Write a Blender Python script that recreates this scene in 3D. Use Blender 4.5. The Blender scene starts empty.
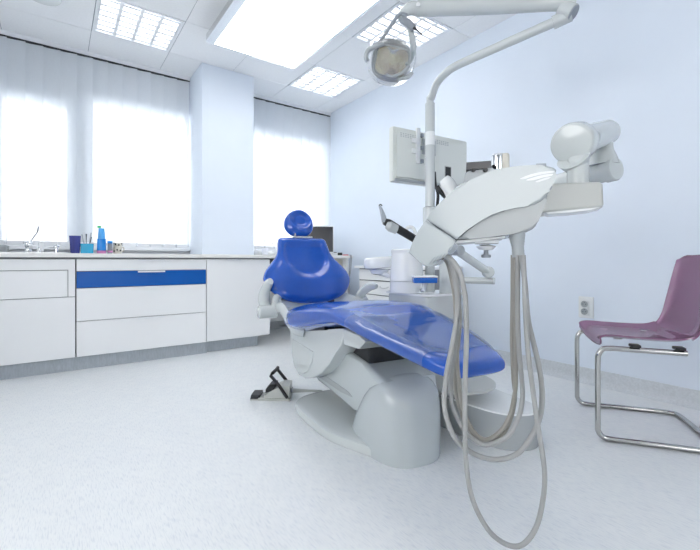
import bpy, bmesh, math, random
from mathutils import Vector, Matrix
random.seed(4)
C = bpy.context.scene.collection
PI = math.pi
F = Vector((.587, .81, 0)).normalized()
Rt = Vector((.81, -.587, 0)).normalized()
EYE = .86
def pw(px, py, D):            # a point of the room measured off the photograph: column, row, distance in front of the lens
    return Vector((0, 0, EYE)) + F*D + Rt*((px-350)/406*D) + Vector((0, 0, (260-py)/406*D))

# ------------------------------------------------------------ materials
MATS = {}
def mat(name, col, rough=.5, metal=0, spec=.5, coat=0, trans=0, ior=1.45, emit=None, es=0, alpha=1):
    m = bpy.data.materials.new(name); m.use_nodes = True
    b = m.node_tree.nodes['Principled BSDF']
    b.inputs['Base Color'].default_value = (*col, 1)
    b.inputs['Roughness'].default_value = rough
    b.inputs['Metallic'].default_value = metal
    b.inputs['Specular IOR Level'].default_value = spec
    b.inputs['Coat Weight'].default_value = coat
    b.inputs['Coat Roughness'].default_value = .05
    b.inputs['Transmission Weight'].default_value = trans
    b.inputs['IOR'].default_value = ior
    b.inputs['Alpha'].default_value = alpha
    if emit:
        b.inputs['Emission Color'].default_value = (*emit, 1)
        b.inputs['Emission Strength'].default_value = es
    MATS[name] = m
    return m
def nodes(m): return m.node_tree.nodes, m.node_tree.links, m.node_tree.nodes['Principled BSDF']
def noisy(m, col, amount=.06, scale=6, stretch=(1, 1, 1), bump=0, rough_amt=0):
    n, l, b = nodes(m)
    tc = n.new('ShaderNodeTexCoord'); mp = n.new('ShaderNodeMapping'); mp.inputs['Scale'].default_value = stretch
    nz = n.new('ShaderNodeTexNoise'); nz.inputs['Scale'].default_value = scale; nz.inputs['Detail'].default_value = 4
    l.new(tc.outputs['Object'], mp.inputs['Vector']); l.new(mp.outputs['Vector'], nz.inputs['Vector'])
    cr = n.new('ShaderNodeValToRGB')
    cr.color_ramp.elements[0].position = .3; cr.color_ramp.elements[1].position = .7
    cr.color_ramp.elements[0].color = (*[c*(1-amount) for c in col], 1)
    cr.color_ramp.elements[1].color = (*[min(1, c*(1+amount)) for c in col], 1)
    l.new(nz.outputs['Fac'], cr.inputs['Fac']); l.new(cr.outputs['Color'], b.inputs['Base Color'])
    if bump:
        bp = n.new('ShaderNodeBump'); bp.inputs['Strength'].default_value = bump; bp.inputs['Distance'].default_value = .002
        l.new(nz.outputs['Fac'], bp.inputs['Height']); l.new(bp.outputs['Normal'], b.inputs['Normal'])
    return m

m_wall = noisy(mat('wall_paint', (.72, .785, .875), .75, spec=.25), (.72, .785, .875), .012, 3)
m_white_wall = noisy(mat('white_paint', (.80, .83, .87), .8, spec=.2), (.80, .83, .87), .01, 3)
m_ceil = noisy(mat('ceiling_tile', (.86, .87, .885), .85, spec=.2), (.86, .87, .885), .02, 60, bump=.08)
m_gap = mat('tile_joint', (.30, .32, .36), .8)
m_cab = noisy(mat('white_laminate', (.84, .85, .86), .32, spec=.45), (.84, .85, .86), .012, 2)
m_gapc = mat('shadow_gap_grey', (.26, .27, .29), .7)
m_bluef = noisy(mat('blue_laminate', (.004, .10, .42), .22, spec=.5), (.004, .10, .42), .04, 3)
m_top = noisy(mat('worktop_white', (.80, .80, .78), .3), (.80, .80, .78), .015, 5)
m_vinyl = noisy(mat('plinth_vinyl', (.42, .46, .50), .5), (.42, .46, .50), .09, 90, (1, 1, .25))
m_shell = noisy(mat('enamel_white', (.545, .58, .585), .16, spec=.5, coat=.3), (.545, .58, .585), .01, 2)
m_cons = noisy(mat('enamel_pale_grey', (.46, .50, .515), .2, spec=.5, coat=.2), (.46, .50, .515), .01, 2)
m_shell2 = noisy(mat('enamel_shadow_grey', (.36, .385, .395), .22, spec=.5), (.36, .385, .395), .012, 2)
m_warm = noisy(mat('warm_white_plastic', (.46, .475, .46), .3), (.46, .475, .46), .012, 3)
m_pure = noisy(mat('bright_white_plastic', (.78, .80, .81), .25), (.78, .80, .81), .008, 3)
m_blue = noisy(mat('blue_upholstery', (.007, .080, .43), .15, spec=.5, coat=.5), (.007, .080, .43), .05, 25)
m_blue2 = noisy(mat('blue_upholstery_matte', (.006, .055, .36), .36, spec=.45), (.006, .055, .36), .08, 60)
m_black = noisy(mat('black_rubber', (.018, .019, .022), .42), (.018, .019, .022), .2, 20)
m_dark = noisy(mat('dark_screen', (.035, .037, .045), .25), (.035, .037, .045), .1, 3)
m_chrome = noisy(mat('chrome', (.72, .73, .74), .12, metal=1), (.72, .73, .74), .02, 5)
m_tubing = noisy(mat('chrome_tubing', (.50, .50, .49), .14, metal=1), (.50, .50, .49), .02, 5)
m_steel = noisy(mat('brushed_steel', (.55, .56, .57), .32, metal=1), (.55, .56, .57), .06, 30)
m_hose = noisy(mat('hose_grey', (.33, .335, .335), .42), (.33, .335, .335), .03, 20)
m_hose2 = noisy(mat('hose_beige', (.29, .28, .255), .45), (.29, .28, .255), .03, 20)
m_grey = noisy(mat('mid_grey_plastic', (.28, .31, .35), .35), (.28, .31, .35), .04, 10)
m_lgrey = noisy(mat('light_grey_plastic', (.37, .40, .42), .3), (.37, .40, .42), .03, 10)
m_beige = noisy(mat('beige_plastic', (.62, .60, .54), .4), (.62, .60, .54), .03, 10)
m_frame = mat('window_frame_white', (.80, .82, .85), .4)
m_cyan = noisy(mat('turquoise_plastic', (.02, .36, .60), .2), (.02, .36, .60), .05, 10)
m_sky = noisy(mat('sky_blue_plastic', (.02, .25, .72), .25), (.02, .25, .72), .05, 10)
m_sky2 = noisy(mat('pale_blue_plastic', (.10, .42, .86), .3), (.10, .42, .86), .05, 10)
m_navy = noisy(mat('navy_plastic', (.05, .06, .26), .25), (.05, .06, .26), .2, 30, (1, 1, .1))
m_pink = mat('pink_plastic', (.75, .30, .60), .4)
m_green = mat('green_plastic', (.03, .42, .16), .4)
m_gold = noisy(mat('amber_reflector', (.92, .74, .55), .15, metal=1), (.92, .74, .55), .25, 9, (1, 4, 1))
m_tile_lens = mat('panel_diffuser', (.9, .9, .9), .5, emit=(1, .992, .975), es=3.6)
m_tube = mat('fluorescent_tube', (.9, .9, .9), .5, emit=(1, .99, .97), es=6)
m_louvre = noisy(mat('louvre_aluminium', (.80, .82, .85), .35), (.80, .82, .85), .02, 8)
m_paper = noisy(mat('printed_wrap', (.80, .82, .88), .5), (.80, .82, .88), .05, 8)
m_cable = mat('cable_grey', (.33, .34, .37), .5)
m_red = mat('red_plastic', (.55, .05, .05), .4)

def thin(name, col, clear, gloss=.1, rough=.03, diff=0., dcol=None, fk=.8):
    m = bpy.data.materials.new(name); m.use_nodes = True
    n, l = m.node_tree.nodes, m.node_tree.links
    n.remove(n['Principled BSDF']); out = n['Material Output']
    t = n.new('ShaderNodeBsdfTransparent'); t.inputs[0].default_value = (*col, 1)
    g = n.new('ShaderNodeBsdfGlossy'); g.inputs['Roughness'].default_value = rough; kf = fk
    fr = n.new('ShaderNodeLayerWeight'); fr.inputs['Blend'].default_value = .25
    ml = n.new('ShaderNodeMath'); ml.operation = 'MULTIPLY_ADD'; ml.inputs[1].default_value = kf; ml.inputs[2].default_value = gloss
    l.new(fr.outputs['Fresnel'], ml.inputs[0])
    base = t
    if diff:
        d = n.new('ShaderNodeBsdfDiffuse'); d.inputs[0].default_value = (*(dcol or (1, 1, 1)), 1)
        mm = n.new('ShaderNodeMixShader'); mm.inputs[0].default_value = diff
        l.new(t.outputs[0], mm.inputs[1]); l.new(d.outputs[0], mm.inputs[2]); base = mm
    mx = n.new('ShaderNodeMixShader'); l.new(ml.outputs[0], mx.inputs[0])
    l.new(base.outputs[0], mx.inputs[1]); l.new(g.outputs[0], mx.inputs[2]); l.new(mx.outputs[0], out.inputs[0])
    return m
m_glass = thin('window_glass', (1, 1, 1), 1, .02)
m_clear = thin('clear_plastic_cover', (.97, .98, 1), 1, .03, .04, .05, (.60, .78, 1), fk=.45)
m_shield = thin('clear_lamp_shield', (.95, .97, .98), 1, .12, .03, .10)
m_rim = thin('acrylic_rim', (.93, .95, .97), 1, .12, .05, .25, (.9, .93, .96))
m_acryl = thin('purple_acrylic', (.66, .38, .56), 1, .06, .05, .5, (.40, .19, .33))

# blind fabric: lets some of the sky straight through, scatters the rest
m_blind = bpy.data.materials.new('blind_fabric'); m_blind.use_nodes = True
n, l = m_blind.node_tree.nodes, m_blind.node_tree.links
n.remove(n['Principled BSDF'])
d = n.new('ShaderNodeBsdfDiffuse'); d.inputs[0].default_value = (.88, .92, .96, 1)
tl = n.new('ShaderNodeBsdfTranslucent'); tl.inputs[0].default_value = (.80, .84, .90, 1)
tr = n.new('ShaderNodeBsdfTransparent')
a1 = n.new('ShaderNodeMixShader'); a1.inputs[0].default_value = .2
l.new(d.outputs[0], a1.inputs[1]); l.new(tl.outputs[0], a1.inputs[2])
a2 = n.new('ShaderNodeMixShader'); a2.inputs[0].default_value = .34
nz = n.new('ShaderNodeTexNoise'); nz.inputs['Scale'].default_value = 40
mr = n.new('ShaderNodeMapRange'); mr.inputs['To Min'].default_value = .33; mr.inputs['To Max'].default_value = .38
l.new(nz.outputs['Fac'], mr.inputs['Value']); l.new(mr.outputs[0], a2.inputs[0])
l.new(a1.outputs[0], a2.inputs[1]); l.new(tr.outputs[0], a2.inputs[2]); l.new(a2.outputs[0], n['Material Output'].inputs[0])

# floor vinyl: pale, with short streaks
m_floor = mat('floor_vinyl', (.72, .74, .76), .33, spec=.45)
n, l, b = nodes(m_floor)
tc = n.new('ShaderNodeTexCoord')
def streak(scale, sx, lo, hi):
    mp = n.new('ShaderNodeMapping'); mp.inputs['Scale'].default_value = sx; mp.inputs['Rotation'].default_value = (0, 0, .12)
    z = n.new('ShaderNodeTexNoise'); z.inputs['Scale'].default_value = scale; z.inputs['Detail'].default_value = 3
    l.new(tc.outputs['Object'], mp.inputs['Vector']); l.new(mp.outputs['Vector'], z.inputs['Vector'])
    r = n.new('ShaderNodeValToRGB'); r.color_ramp.elements[0].position = lo; r.color_ramp.elements[1].position = hi
    l.new(z.outputs['Fac'], r.inputs['Fac']); return r
s1 = streak(30, (9, .9, 1), .30, .50); s1.color_ramp.elements[0].color = (.66, .69, .725, 1); s1.color_ramp.elements[1].color = (.79, .808, .812, 1)
s2 = streak(30, (6, .7, 1), .62, .72); s2.color_ramp.elements[0].color = (1, 1, 1, 1); s2.color_ramp.elements[1].color = (.90, .91, .93, 1)
s3 = streak(16, (1, 1, 1), .3, .7); s3.color_ramp.elements[0].color = (.96, .965, .975, 1); s3.color_ramp.elements[1].color = (1, 1, 1, 1)
mx = n.new('ShaderNodeMixRGB'); mx.blend_type = 'MULTIPLY'; mx.inputs[0].default_value = 1
l.new(s1.outputs[0], mx.inputs[1]); l.new(s2.outputs[0], mx.inputs[2])
mx2 = n.new('ShaderNodeMixRGB'); mx2.blend_type = 'MULTIPLY'; mx2.inputs[0].default_value = 1
l.new(mx.outputs[0], mx2.inputs[1]); l.new(s3.outputs[0], mx2.inputs[2]); l.new(mx2.outputs[0], b.inputs['Base Color'])

# ------------------------------------------------------------ mesh helpers
def BM(): return bmesh.new()
def box(bm, a, b, bev=0, seg=2):
    a, b = Vector(a), Vector(b)
    lo = Vector([min(a[i], b[i]) for i in range(3)]); hi = Vector([max(a[i], b[i]) for i in range(3)])
    vs = [bm.verts.new((x, y, z)) for x in (lo.x, hi.x) for y in (lo.y, hi.y) for z in (lo.z, hi.z)]
    fs = [bm.faces.new([vs[i] for i in q]) for q in ((0, 1, 3, 2), (4, 6, 7, 5), (0, 4, 5, 1), (2, 3, 7, 6), (0, 2, 6, 4), (1, 5, 7, 3))]
    if bev: bmesh.ops.bevel(bm, geom=list({e for f in fs for e in f.edges}), offset=bev, segments=seg, profile=.5, affect='EDGES')
    return bm
def xform(bm, M, verts=None): bmesh.ops.transform(bm, matrix=M, verts=verts or bm.verts[:]); return bm
def ringloft(bm, rings, cap=True, close=False):
    R_ = [[bm.verts.new(p) for p in r] for r in rings]
    k = len(R_[0]); N = len(R_)
    for i in range(N if close else N-1):
        A, B = R_[i], R_[(i+1) % N]
        for j in range(k): bm.faces.new((A[j], A[(j+1) % k], B[(j+1) % k], B[j]))
    if cap and not close: bm.faces.new(R_[0][::-1]); bm.faces.new(R_[-1])
    return bm
def smooth(P, n=8, closed=False):
    P = [Vector(p) for p in P]; out = []
    if len(P) < 3: return P
    m = len(P)
    for i in range(m if closed else m-1):
        if closed: a, b_, c, d_ = P[(i-1) % m], P[i], P[(i+1) % m], P[(i+2) % m]
        else: a, b_, c, d_ = P[max(i-1, 0)], P[i], P[i+1], P[min(i+2, m-1)]
        for k in range(n):
            t = k/n
            out.append(.5*((2*b_)+(c-a)*t+(2*a-5*b_+4*c-d_)*t*t+(3*b_-a-3*c+d_)*t**3))
    if not closed: out.append(P[-1])
    return out
def tube(bm, P, r, seg=14, flat=1.0, cap=True, up=None, closed=False):
    P = [Vector(p) for p in P]; N = len(P)
    rad = r if hasattr(r, '__len__') else [r]*N
    if len(rad) != N:
        rad = [rad[min(int(i/(N-1)*(len(rad)-1)), len(rad)-2)]*(1-((i/(N-1)*(len(rad)-1)) % 1 if i < N-1 else 1)) + rad[min(int(i/(N-1)*(len(rad)-1)), len(rad)-2)+1]*((i/(N-1)*(len(rad)-1)) % 1 if i < N-1 else 1) for i in range(N)]
    rings = []; nrm = None
    for i in range(N):
        if closed: t = (P[(i+1) % N]-P[i-1]).normalized()
        else: t = (P[min(i+1, N-1)]-P[max(i-1, 0)]).normalized()
        if nrm is None:
            nrm = Vector(up) if up else (Vector((0, 0, 1)) if abs(t.z) < .9 else Vector((1, 0, 0)))
        nrm = (nrm - t*nrm.dot(t)).normalized(); bi = t.cross(nrm)
        rings.append([P[i]+nrm*math.cos(2*PI*j/seg)*rad[i]+bi*math.sin(2*PI*j/seg)*rad[i]*flat for j in range(seg)])
    return ringloft(bm, rings, cap, closed)
def lathe(bm, prof, c=(0, 0, 0), seg=32, axis=None):
    c = Vector(c); ax = Vector(axis).normalized() if axis is not None else Vector((0, 0, 1))
    q = Vector((0, 0, 1)).rotation_difference(ax).to_matrix()
    rings = [[c+q@Vector((max(r, 1e-4)*math.cos(2*PI*j/seg), max(r, 1e-4)*math.sin(2*PI*j/seg), z)) for j in range(seg)] for r, z in prof]
    return ringloft(bm, rings)
def prism(bm, pts, ext, bev=0, seg=3):
    ext = Vector(ext)
    A = [bm.verts.new(p) for p in pts]; B = [bm.verts.new(Vector(p)+ext) for p in pts]
    k = len(A); f1 = bm.faces.new(A); f2 = bm.faces.new(B[::-1])
    for j in range(k): bm.faces.new((A[(j+1) % k], A[j], B[j], B[(j+1) % k]))
    if bev:
        bmesh.ops.bevel(bm, geom=list(f1.edges)+list(f2.edges), offset=bev, segments=seg, profile=.5, affect='EDGES')
    return bm
LOC = {}
def obj(name, bm, m, parent=None, world=False, sharp=38, wn=True):
    bmesh.ops.recalc_face_normals(bm, faces=bm.faces[:])
    shift = None
    if parent is not None and world: xform(bm, LOC[parent.name].inverted())
    if parent is None:
        xs = [v.co for v in bm.verts]
        shift = Vector(((min(v.x for v in xs)+max(v.x for v in xs))/2, (min(v.y for v in xs)+max(v.y for v in xs))/2, min(v.z for v in xs)))
        xform(bm, Matrix.Translation(-shift))
    for f in bm.faces: f.smooth = True
    for e in bm.edges:
        if len(e.link_faces) == 2 and e.calc_face_angle(0) > math.radians(sharp): e.smooth = False
    me = bpy.data.meshes.new(name); bm.to_mesh(me); bm.free()
    for mm in (m if isinstance(m, list) else [m]): me.materials.append(mm)
    o = bpy.data.objects.new(name, me); C.objects.link(o)
    if parent is not None: o.parent = parent; LOC[o.name] = LOC[parent.name].copy()
    else: o.location = shift; LOC[o.name] = Matrix.Translation(shift)
    if wn and len(me.polygons) < 4000:
        wm = o.modifiers.new('weighted_normals', 'WEIGHTED_NORMAL'); wm.mode = 'FACE_AREA'; wm.keep_sharp = True; wm.weight = 80
    return o
def thing(name, label, cat, loc=(0, 0, 0), rz=0, group=None):
    o = bpy.data.objects.new(name, None); C.objects.link(o); o.empty_display_size = .1
    o.location = loc; o.rotation_euler = (0, 0, rz); o['label'] = label; o['category'] = cat
    if group: o['group'] = group
    LOC[o.name] = Matrix.Translation(Vector(loc)) @ Matrix.Rotation(rz, 4, 'Z')
    return o
def tag(o, label, cat, group=None):
    o['label'] = label; o['category'] = cat
    if group: o['group'] = group
    return o
def struct(name, bm, m, parent=None, world=True, sharp=38):
    o = obj(name, bm, m, parent, world, sharp)
    if parent is None: o['kind'] = 'structure'
    return o
def dup(root, loc, label, rz=None):
    r = root.copy(); C.objects.link(r); r.location = loc; r['label'] = label
    if rz is not None: r.rotation_euler = (0, 0, rz)
    for ch in list(root.children):
        c = ch.copy(); C.objects.link(c); c.parent = r
        for g in ch.children:
            d_ = g.copy(); C.objects.link(d_); d_.parent = c
    return r

# ------------------------------------------------------------ the room
XL, XR, YB, YW, H = -2.6, 3.02, -3.2, 4.66, 2.85
struct('floor', box(BM(), (XL-.2, YB-.2, -.1), (XR+.3, YW+.35, 0)), m_floor)
struct('wall_right', box(BM(), (XR, YB, 0), (XR+.2, YW+.35, H+.25)), m_wall)
def wall_with_added_window(name, a, b_, o0, o1, zl, zh, axis):  # unseen wall with an invented window opening for fill daylight
    bm = BM()                                             # axis 'x': runs along x between a and b_
    def bb(u0, u1, z0, z1):
        if axis == 'x': box(bm, (u0, YB-.2, z0), (u1, YB, z1))
        else: box(bm, (XL-.2, u0, z0), (XL, u1, z1))
    bb(a, o0, 0, H+.25); bb(o0, o1, 0, zl); bb(o0, o1, zh, H+.25); bb(o1, b_, 0, H+.25)
    struct(name, bm, m_white_wall)
wall_with_added_window('wall_left', YB, YW+.35, -1.2, 2.2, 1.0, 2.4, 'y')
wall_with_added_window('wall_back', XL, XR, -.9, 1.0, 1.0, 2.4, 'x')
for k, (a, b_) in enumerate((((XL-.10, -1.2, 1.0), (XL-.09, 2.2, 2.4)), ((-.9, YB-.10, 1.0), (1.0, YB-.09, 2.4)))):  # glass of the two added windows, there to bring in fill light
    w = bpy.data.objects.new('window_%d' % (k+4), None); C.objects.link(w); w['kind'] = 'structure'; w.location = Vector(a); LOC[w.name] = Matrix.Translation(a)
    struct('pane', box(BM(), a, b_), m_glass, w)

holes = [(-1.7, .12, 2.345), (.255, 1.215, 2.445), (1.71, 2.995, 2.445)]
bm = BM(); x0 = XL
for a, b_, t in holes:
    box(bm, (x0, YW, 0), (a, YW+.3, H+.25)); box(bm, (a, YW, 0), (b_, YW+.3, .985)); box(bm, (a, YW, t), (b_, YW+.3, H+.25)); x0 = b_
box(bm, (x0, YW, 0), (XR, YW+.3, H+.25))
struct('wall_window', bm, m_white_wall)
struct('wall_pillar', box(BM(), (1.19, 4.18, 0), (1.74, YW, H), .004, 1), m_wall)
for i, (a, b_, t) in enumerate(holes):
    w = bpy.data.objects.new('window_%d' % (i+1), None); C.objects.link(w); w.location = ((a+b_)/2, YW+.08, .985); w['kind'] = 'structure'
    LOC[w.name] = Matrix.Translation(w.location)
    fr = BM(); y0, y1 = YW+.05, YW+.11
    box(fr, (a, y0, .985), (a+.035, y1, t)); box(fr, (b_-.035, y0, .985), (b_, y1, t))
    box(fr, (a+.035, y0, .985), (b_-.035, y1, 1.02)); box(fr, (a+.035, y0, t-.03), (b_-.035, y1, t))
    if i == 0: box(fr, (-.47, y0, 1.02), (-.385, y1, t-.03)); box(fr, (-1.0, y0, 1.02), (-.94, y1, t-.03))
    struct('window_frame', fr, m_frame, w)
    struct('pane', box(BM(), (a+.03, YW+.075, 1.01), (b_-.03, YW+.083, t-.02)), m_glass, w)
    sl = BM(); box(sl, (a-.03, YW-.06, .955), (min(b_+.03, XR-.002) if i != 1 else 1.188, YW+.05, .985), .004, 1)
    if i == 2: pass
    struct('window_sill', sl, m_frame, w)
# ceiling tiles
gx = [.25+.63*k for k in range(-5, 6)]; gx = [XL]+[g for g in gx if XL < g < XR-.05]+[XR]
gy = [4.17-.62*k for k in range(0, 13)]; gy = [YB]+sorted(g for g in gy if g > YB+.05)+[YW]
gx.sort()
LUM = [(.25, 3.55), (2.14, 3.55), (2.14, 2.31), (-1.01, 1.69), (.25, -.79), (-1.64, -.79)]  # last three lie out of view, added as extra fill light
def islum(x, y): return any(abs(x-a) < .02 and abs(y-b_) < .02 for a, b_ in LUM)
bm = BM()
for i in range(len(gx)-1):
    for j in range(len(gy)-1):
        if islum(gx[i], gy[j]): continue
        box(bm, (gx[i]+.0022, gy[j]+.0022, H), (gx[i+1]-.0022, gy[j+1]-.0022, H+.012))
struct('ceiling', bm, m_ceil)
struct('trim_1', box(BM(), (XL, YB, H+.2), (XR, YW, H+.21)), m_gap)      # dark void over the tiles
# T bars behind the tile joints
bm = BM()
for g in gx[1:-1]: 
    ys = [YB]+[v for yy in gy for v in (yy,)]
    for j in range(len(gy)-1): box(bm, (g-.004, gy[j], H+.004), (g+.004, gy[j+1], H+.03))
for g in gy[1:-1]:
    for i in range(len(gx)-1): box(bm, (gx[i]+.004, g-.004, H+.004), (gx[i+1]-.004, g+.004, H+.03))
struct('trim_2', bm, m_gap)
# coved vinyl skirtings
def cove(name, pts, along, inward):
    along, inward = Vector(along), Vector(inward)
    bm = BM(); prof = [(0, 0), (.045, 0), (.03, .006), (.014, .018), (.006, .04), (.005, .10), (0, .103)]
    P = [Vector(pts)+inward*a+Vector((0, 0, b_)) for a, b_ in prof]
    struct(name, prism(bm, P, along), m_vinyl2, sharp=60)
m_vinyl2 = noisy(mat('skirting_vinyl', (.60, .63, .66), .4), (.60, .63, .66), .08, 90)
cove('baseboard_right', (XR, YB, 0), (0, YW-YB, 0), (-1, 0, 0))
cove('baseboard_window', (XL, YW, 0), (XR-XL-.05, 0, 0), (0, -1, 0))
cove('baseboard_left', (XL, YB, 0), (0, YW-YB-.05, 0), (1, 0, 0))
cove('baseboard_pillar', (1.19, 4.18, 0), (.55, 0, 0), (0, -1, 0))

# ------------------------------------------------------------ ceiling lights
lw, ld = .63, .62
def make_lum(x, y, label):
    t = thing('recessed_ceiling_light', label, 'ceiling light', (x+lw/2, y+ld/2, H), 0, 'recessed louvred ceiling lights')
    hx, hy = lw/2-.004, ld/2-.004
    bm = BM()
    box(bm, (-hx, -hy, -.004), (-hx+.022, hy, .10)); box(bm, (hx-.022, -hy, -.004), (hx, hy, .10))
    box(bm, (-hx+.022, -hy, -.004), (hx-.022, -hy+.022, .10)); box(bm, (-hx+.022, hy-.022, -.004), (hx-.022, hy, .10))
    box(bm, (-hx+.022, -hy+.022, .09), (hx-.022, hy-.022, .10))
    obj('housing', bm, m_louvre, t)
    for k in range(4):
        cx = (k-1.5)*.145
        bm = BM(); tube(bm, [(cx, -hy+.03, .055), (cx, hy-.03, .055)], .013, 6)
        obj('fluorescent_tube', bm, m_tube, t)
    bm = BM()
    for k in range(5):
        cx = (k-2)*.145; w0, w1 = (.012, .003)
        if abs(k-2) == 2: cx = math.copysign(hx-.028, cx); w0 = .004
        prism(bm, [(cx-w0, -hy+.024, .0), (cx+w0, -hy+.024, .0), (cx+w1, -hy+.024, .045), (cx-w1, -hy+.024, .045)], (0, 2*hy-.048, 0))
    for k in range(4):
        cx = (k-1.5)*.145
        for q in range(7):
            cy = -hy+.06+q*.082
            prism(bm, [(cx-.06, cy-.012, .002), (cx-.06, cy+.012, .002), (cx-.06, cy+.002, .04), (cx-.06, cy-.002, .04)], (.12, 0, 0))
    obj('louvre', bm, m_louvre, t)
    return t
names = ['louvred ceiling light nearest the left window, above the wide blind',
         'small-looking louvred ceiling light above the niche right of the pillar',
         'louvred ceiling light behind the operating lamp head',
         'added out-of-view louvred ceiling light over the left of the room',
         'added out-of-view louvred ceiling light behind the camera', 'added out-of-view louvred ceiling light near the left back corner']
for k, (x, y) in enumerate(LUM):
    if k == 0: lum0 = make_lum(x, y, names[0])
    else: dup(lum0, (x+lw/2, y+ld/2, H), names[k])

# large surface luminaire
t = thing('panel_light', 'large glowing rectangular ceiling panel with clear rim over the room', 'ceiling light', (1.5, 2.7, 2.75))
bm = BM(); x0, x1, y0, y1, z0 = 1.12, 1.89, 2.0, 3.56, 2.755
box(bm, (x0-.015, y0-.015, z0+.005), (x1+.015, y1+.015, 2.849), .004); obj('housing', bm, m_pure, t, True)
bm = BM(); box(bm, (x0, y0, z0-.01), (x1, y1, z0+.006)); obj('diffuser', bm, m_tile_lens, t, True)
bm = BM()
o_, h_ = .075, .028
def rrect(x0, y0, x1, y1, r, z, n_=6):
    P = []
    for cx, cy, a in ((x1-r, y1-r, 0), (x0+r, y1-r, 90), (x0+r, y0+r, 180), (x1-r, y0+r, 270)):
        for k in range(n_+1):
            aa = math.radians(a+90*k/n_); P.append(Vector((cx+r*math.cos(aa), cy+r*math.sin(aa), z)))
    return P
ringloft(bm, [rrect(x0-o_, y0-.02, x1+.02, y1+.02, .04, z0+.045), rrect(x0-o_, y0-.02, x1+.02, y1+.02, .04, z0-.012),
              rrect(x0-.001, y0-.001, x1+.001, y1+.001, .002, z0-.012), rrect(x0-.017, y0-.017, x1+.017, y1+.017, .002, z0+.045)], cap=False, close=True)
obj('clear_rim', bm, m_rim, t, True, 60)
# round ceiling fitting, top left
q = pw(43, -6, 3.04); q.z = H
bm = BM(); lathe(bm, [(.115, 0), (.115, -.012), (.108, -.022), (.09, -.03), (0, -.036)], (q.x, q.y, H)); tag(obj('ceiling_disc', bm, m_pure), 'round white ceiling fitting at the top left edge of the photo', 'ceiling fitting')

# ------------------------------------------------------------ vertical blinds
def blind(xa, xb, label):
    t = thing('vertical_blind', label, 'blind', ((xa+xb)/2, 4.56, 1.0), 0, 'white vertical slat blinds')
    bm = BM(); box(bm, (xa, 4.60, 2.815), (xb, 4.655, 2.85)); obj('head_rail', bm, m_frame, t, True)
    bm = BM(); box(bm, (xa, 4.615, 2.806), (xb, 4.645, 2.815)); obj('rail_track', bm, m_black, t, True)
    bm = BM(); wt = BM(); k = 0
    x = -.225-.127*19
    while x < xb:
        if x > xa-.01:
            w_ = min(.134, xb-x)
            if w_ > .02:
                y = 4.622+.003*math.sin(k*1.7); a = .010
                # gently cupped slat
                P = [Vector((x+w_*s/4, y+a*(1-2*s/4)+.004*math.sin(PI*s/4), 0)) for s in range(5)]
                up_ = [p+Vector((0, .0015, 0)) for p in P[::-1]]
                ring = P+up_
                ringloft(bm, [[p+Vector((0, 0, 1.0)) for p in ring], [p+Vector((0, 0, 2.80)) for p in ring]])
                box(wt, (x+.006, y-.006, .992), (x+w_-.008, y+.012, 1.03))
        x += .127; k += 1
    obj('slats', bm, m_blind, t, True)
    obj('bottom_weights', wt, m_frame, t, True)
    bm = BM(); tube(bm, [(xa+.02, 4.60, 2.8), (xa+.02, 4.598, 1.5), (xa+.02, 4.60, 1.25)], .0025, 6); obj('pull_chain', bm, m_lgrey, t, True)
blind(-1.9, 1.185, 'wide run of white vertical blinds covering the windows left of the pillar')
blind(1.745, 3.015, 'narrow white vertical blind in the niche between pillar and right wall')

# ------------------------------------------------------------ cabinets
YF, YT = 3.79, 3.83
def carcass(t, a, b_, back=4.55): 
    bm = BM(); box(bm, (a+.001, YF+.022, .105), (b_-.001, back, .868)); obj('carcass', bm, m_gapc, t, True)
def front(t, a, b_, z0, z1, name='drawer_front', m=None, y=None):
    bm = BM(); y = y or YF; box(bm, (a+.0025, y, z0+.0025), (b_-.0025, y+.02, z1-.0025), .0012, 1)
    return obj(name, bm, m or m_cab, t, True)
def grip(p, xc, z, w=.21, m=None):
    bm = BM(); P = [Vector((xc-w/2, YF-.0, z+.001)), Vector((xc-w/2, YF-.014, z+.001)), Vector((xc-w/2, YF-.016, z-.012)), Vector((xc-w/2, YF-.013, z-.012)), Vector((xc-w/2, YF-.011, z-.003)), Vector((xc-w/2, YF, z-.003))]
    prism(bm, P, (w, 0, 0)); obj('tab_handle', bm, m_frame, p, True)
# sink base
t = thing('sink_cabinet', 'white base cabinet at the left edge, framed panel above a plain door', 'cabinet', (-.25, 4.1, 0))
carcass(t, -.62, .124); d1 = front(t, -.62, .124, .105, .575, 'door')
bm = BM(); box(bm, (-.6175, YF, .578), (-.4, YF+.02, .865)); box(bm, (-.4, YF, .785), (.1215, YF+.02, .865)); box(bm, (.078, YF, .578), (.1215, YF+.02, .785)); obj('panel_surround', bm, m_cab, t, True)
bm = BM(); box(bm, (-.4, YF+.004, .578), (.0735, YF+.02, .780), .001, 1); obj('sink_flap', bm, m_cab, t, True)
t = thing('base_cabinet', 'plain white base cabinet beyond the left edge of the sink', 'cabinet', (-1.2, 4.1, 0))
carcass(t, -1.9, -.622); front(t, -1.9, -1.26, .105, .868, 'door'); front(t, -1.26, -.622, .105, .868, 'door')
t = thing('drawer_cabinet', 'white drawer cabinet with one blue drawer front under the coloured cups', 'cabinet', (.62, 4.1, 0))
carcass(t, .128, 1.118)
for z0, z1, m in ((.772, .868, m_cab), (.640, .772, m_bluef), (.382, .640, m_cab), (.105, .382, m_cab)):
    f = front(t, .128, 1.118, z0, z1, 'drawer', m)
    if m is m_bluef: f['label'] = 'blue drawer front'
    grip(f, .66, z1-.004)
t = thing('door_cabinet', 'white single-door base cabinet in front of the pillar', 'cabinet', (1.43, 4.0, 0))
bm = BM(); box(bm, (1.125, YF+.022, .105), (1.745, 4.17, .868)); obj('carcass', bm, m_cab, t, True)
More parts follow.
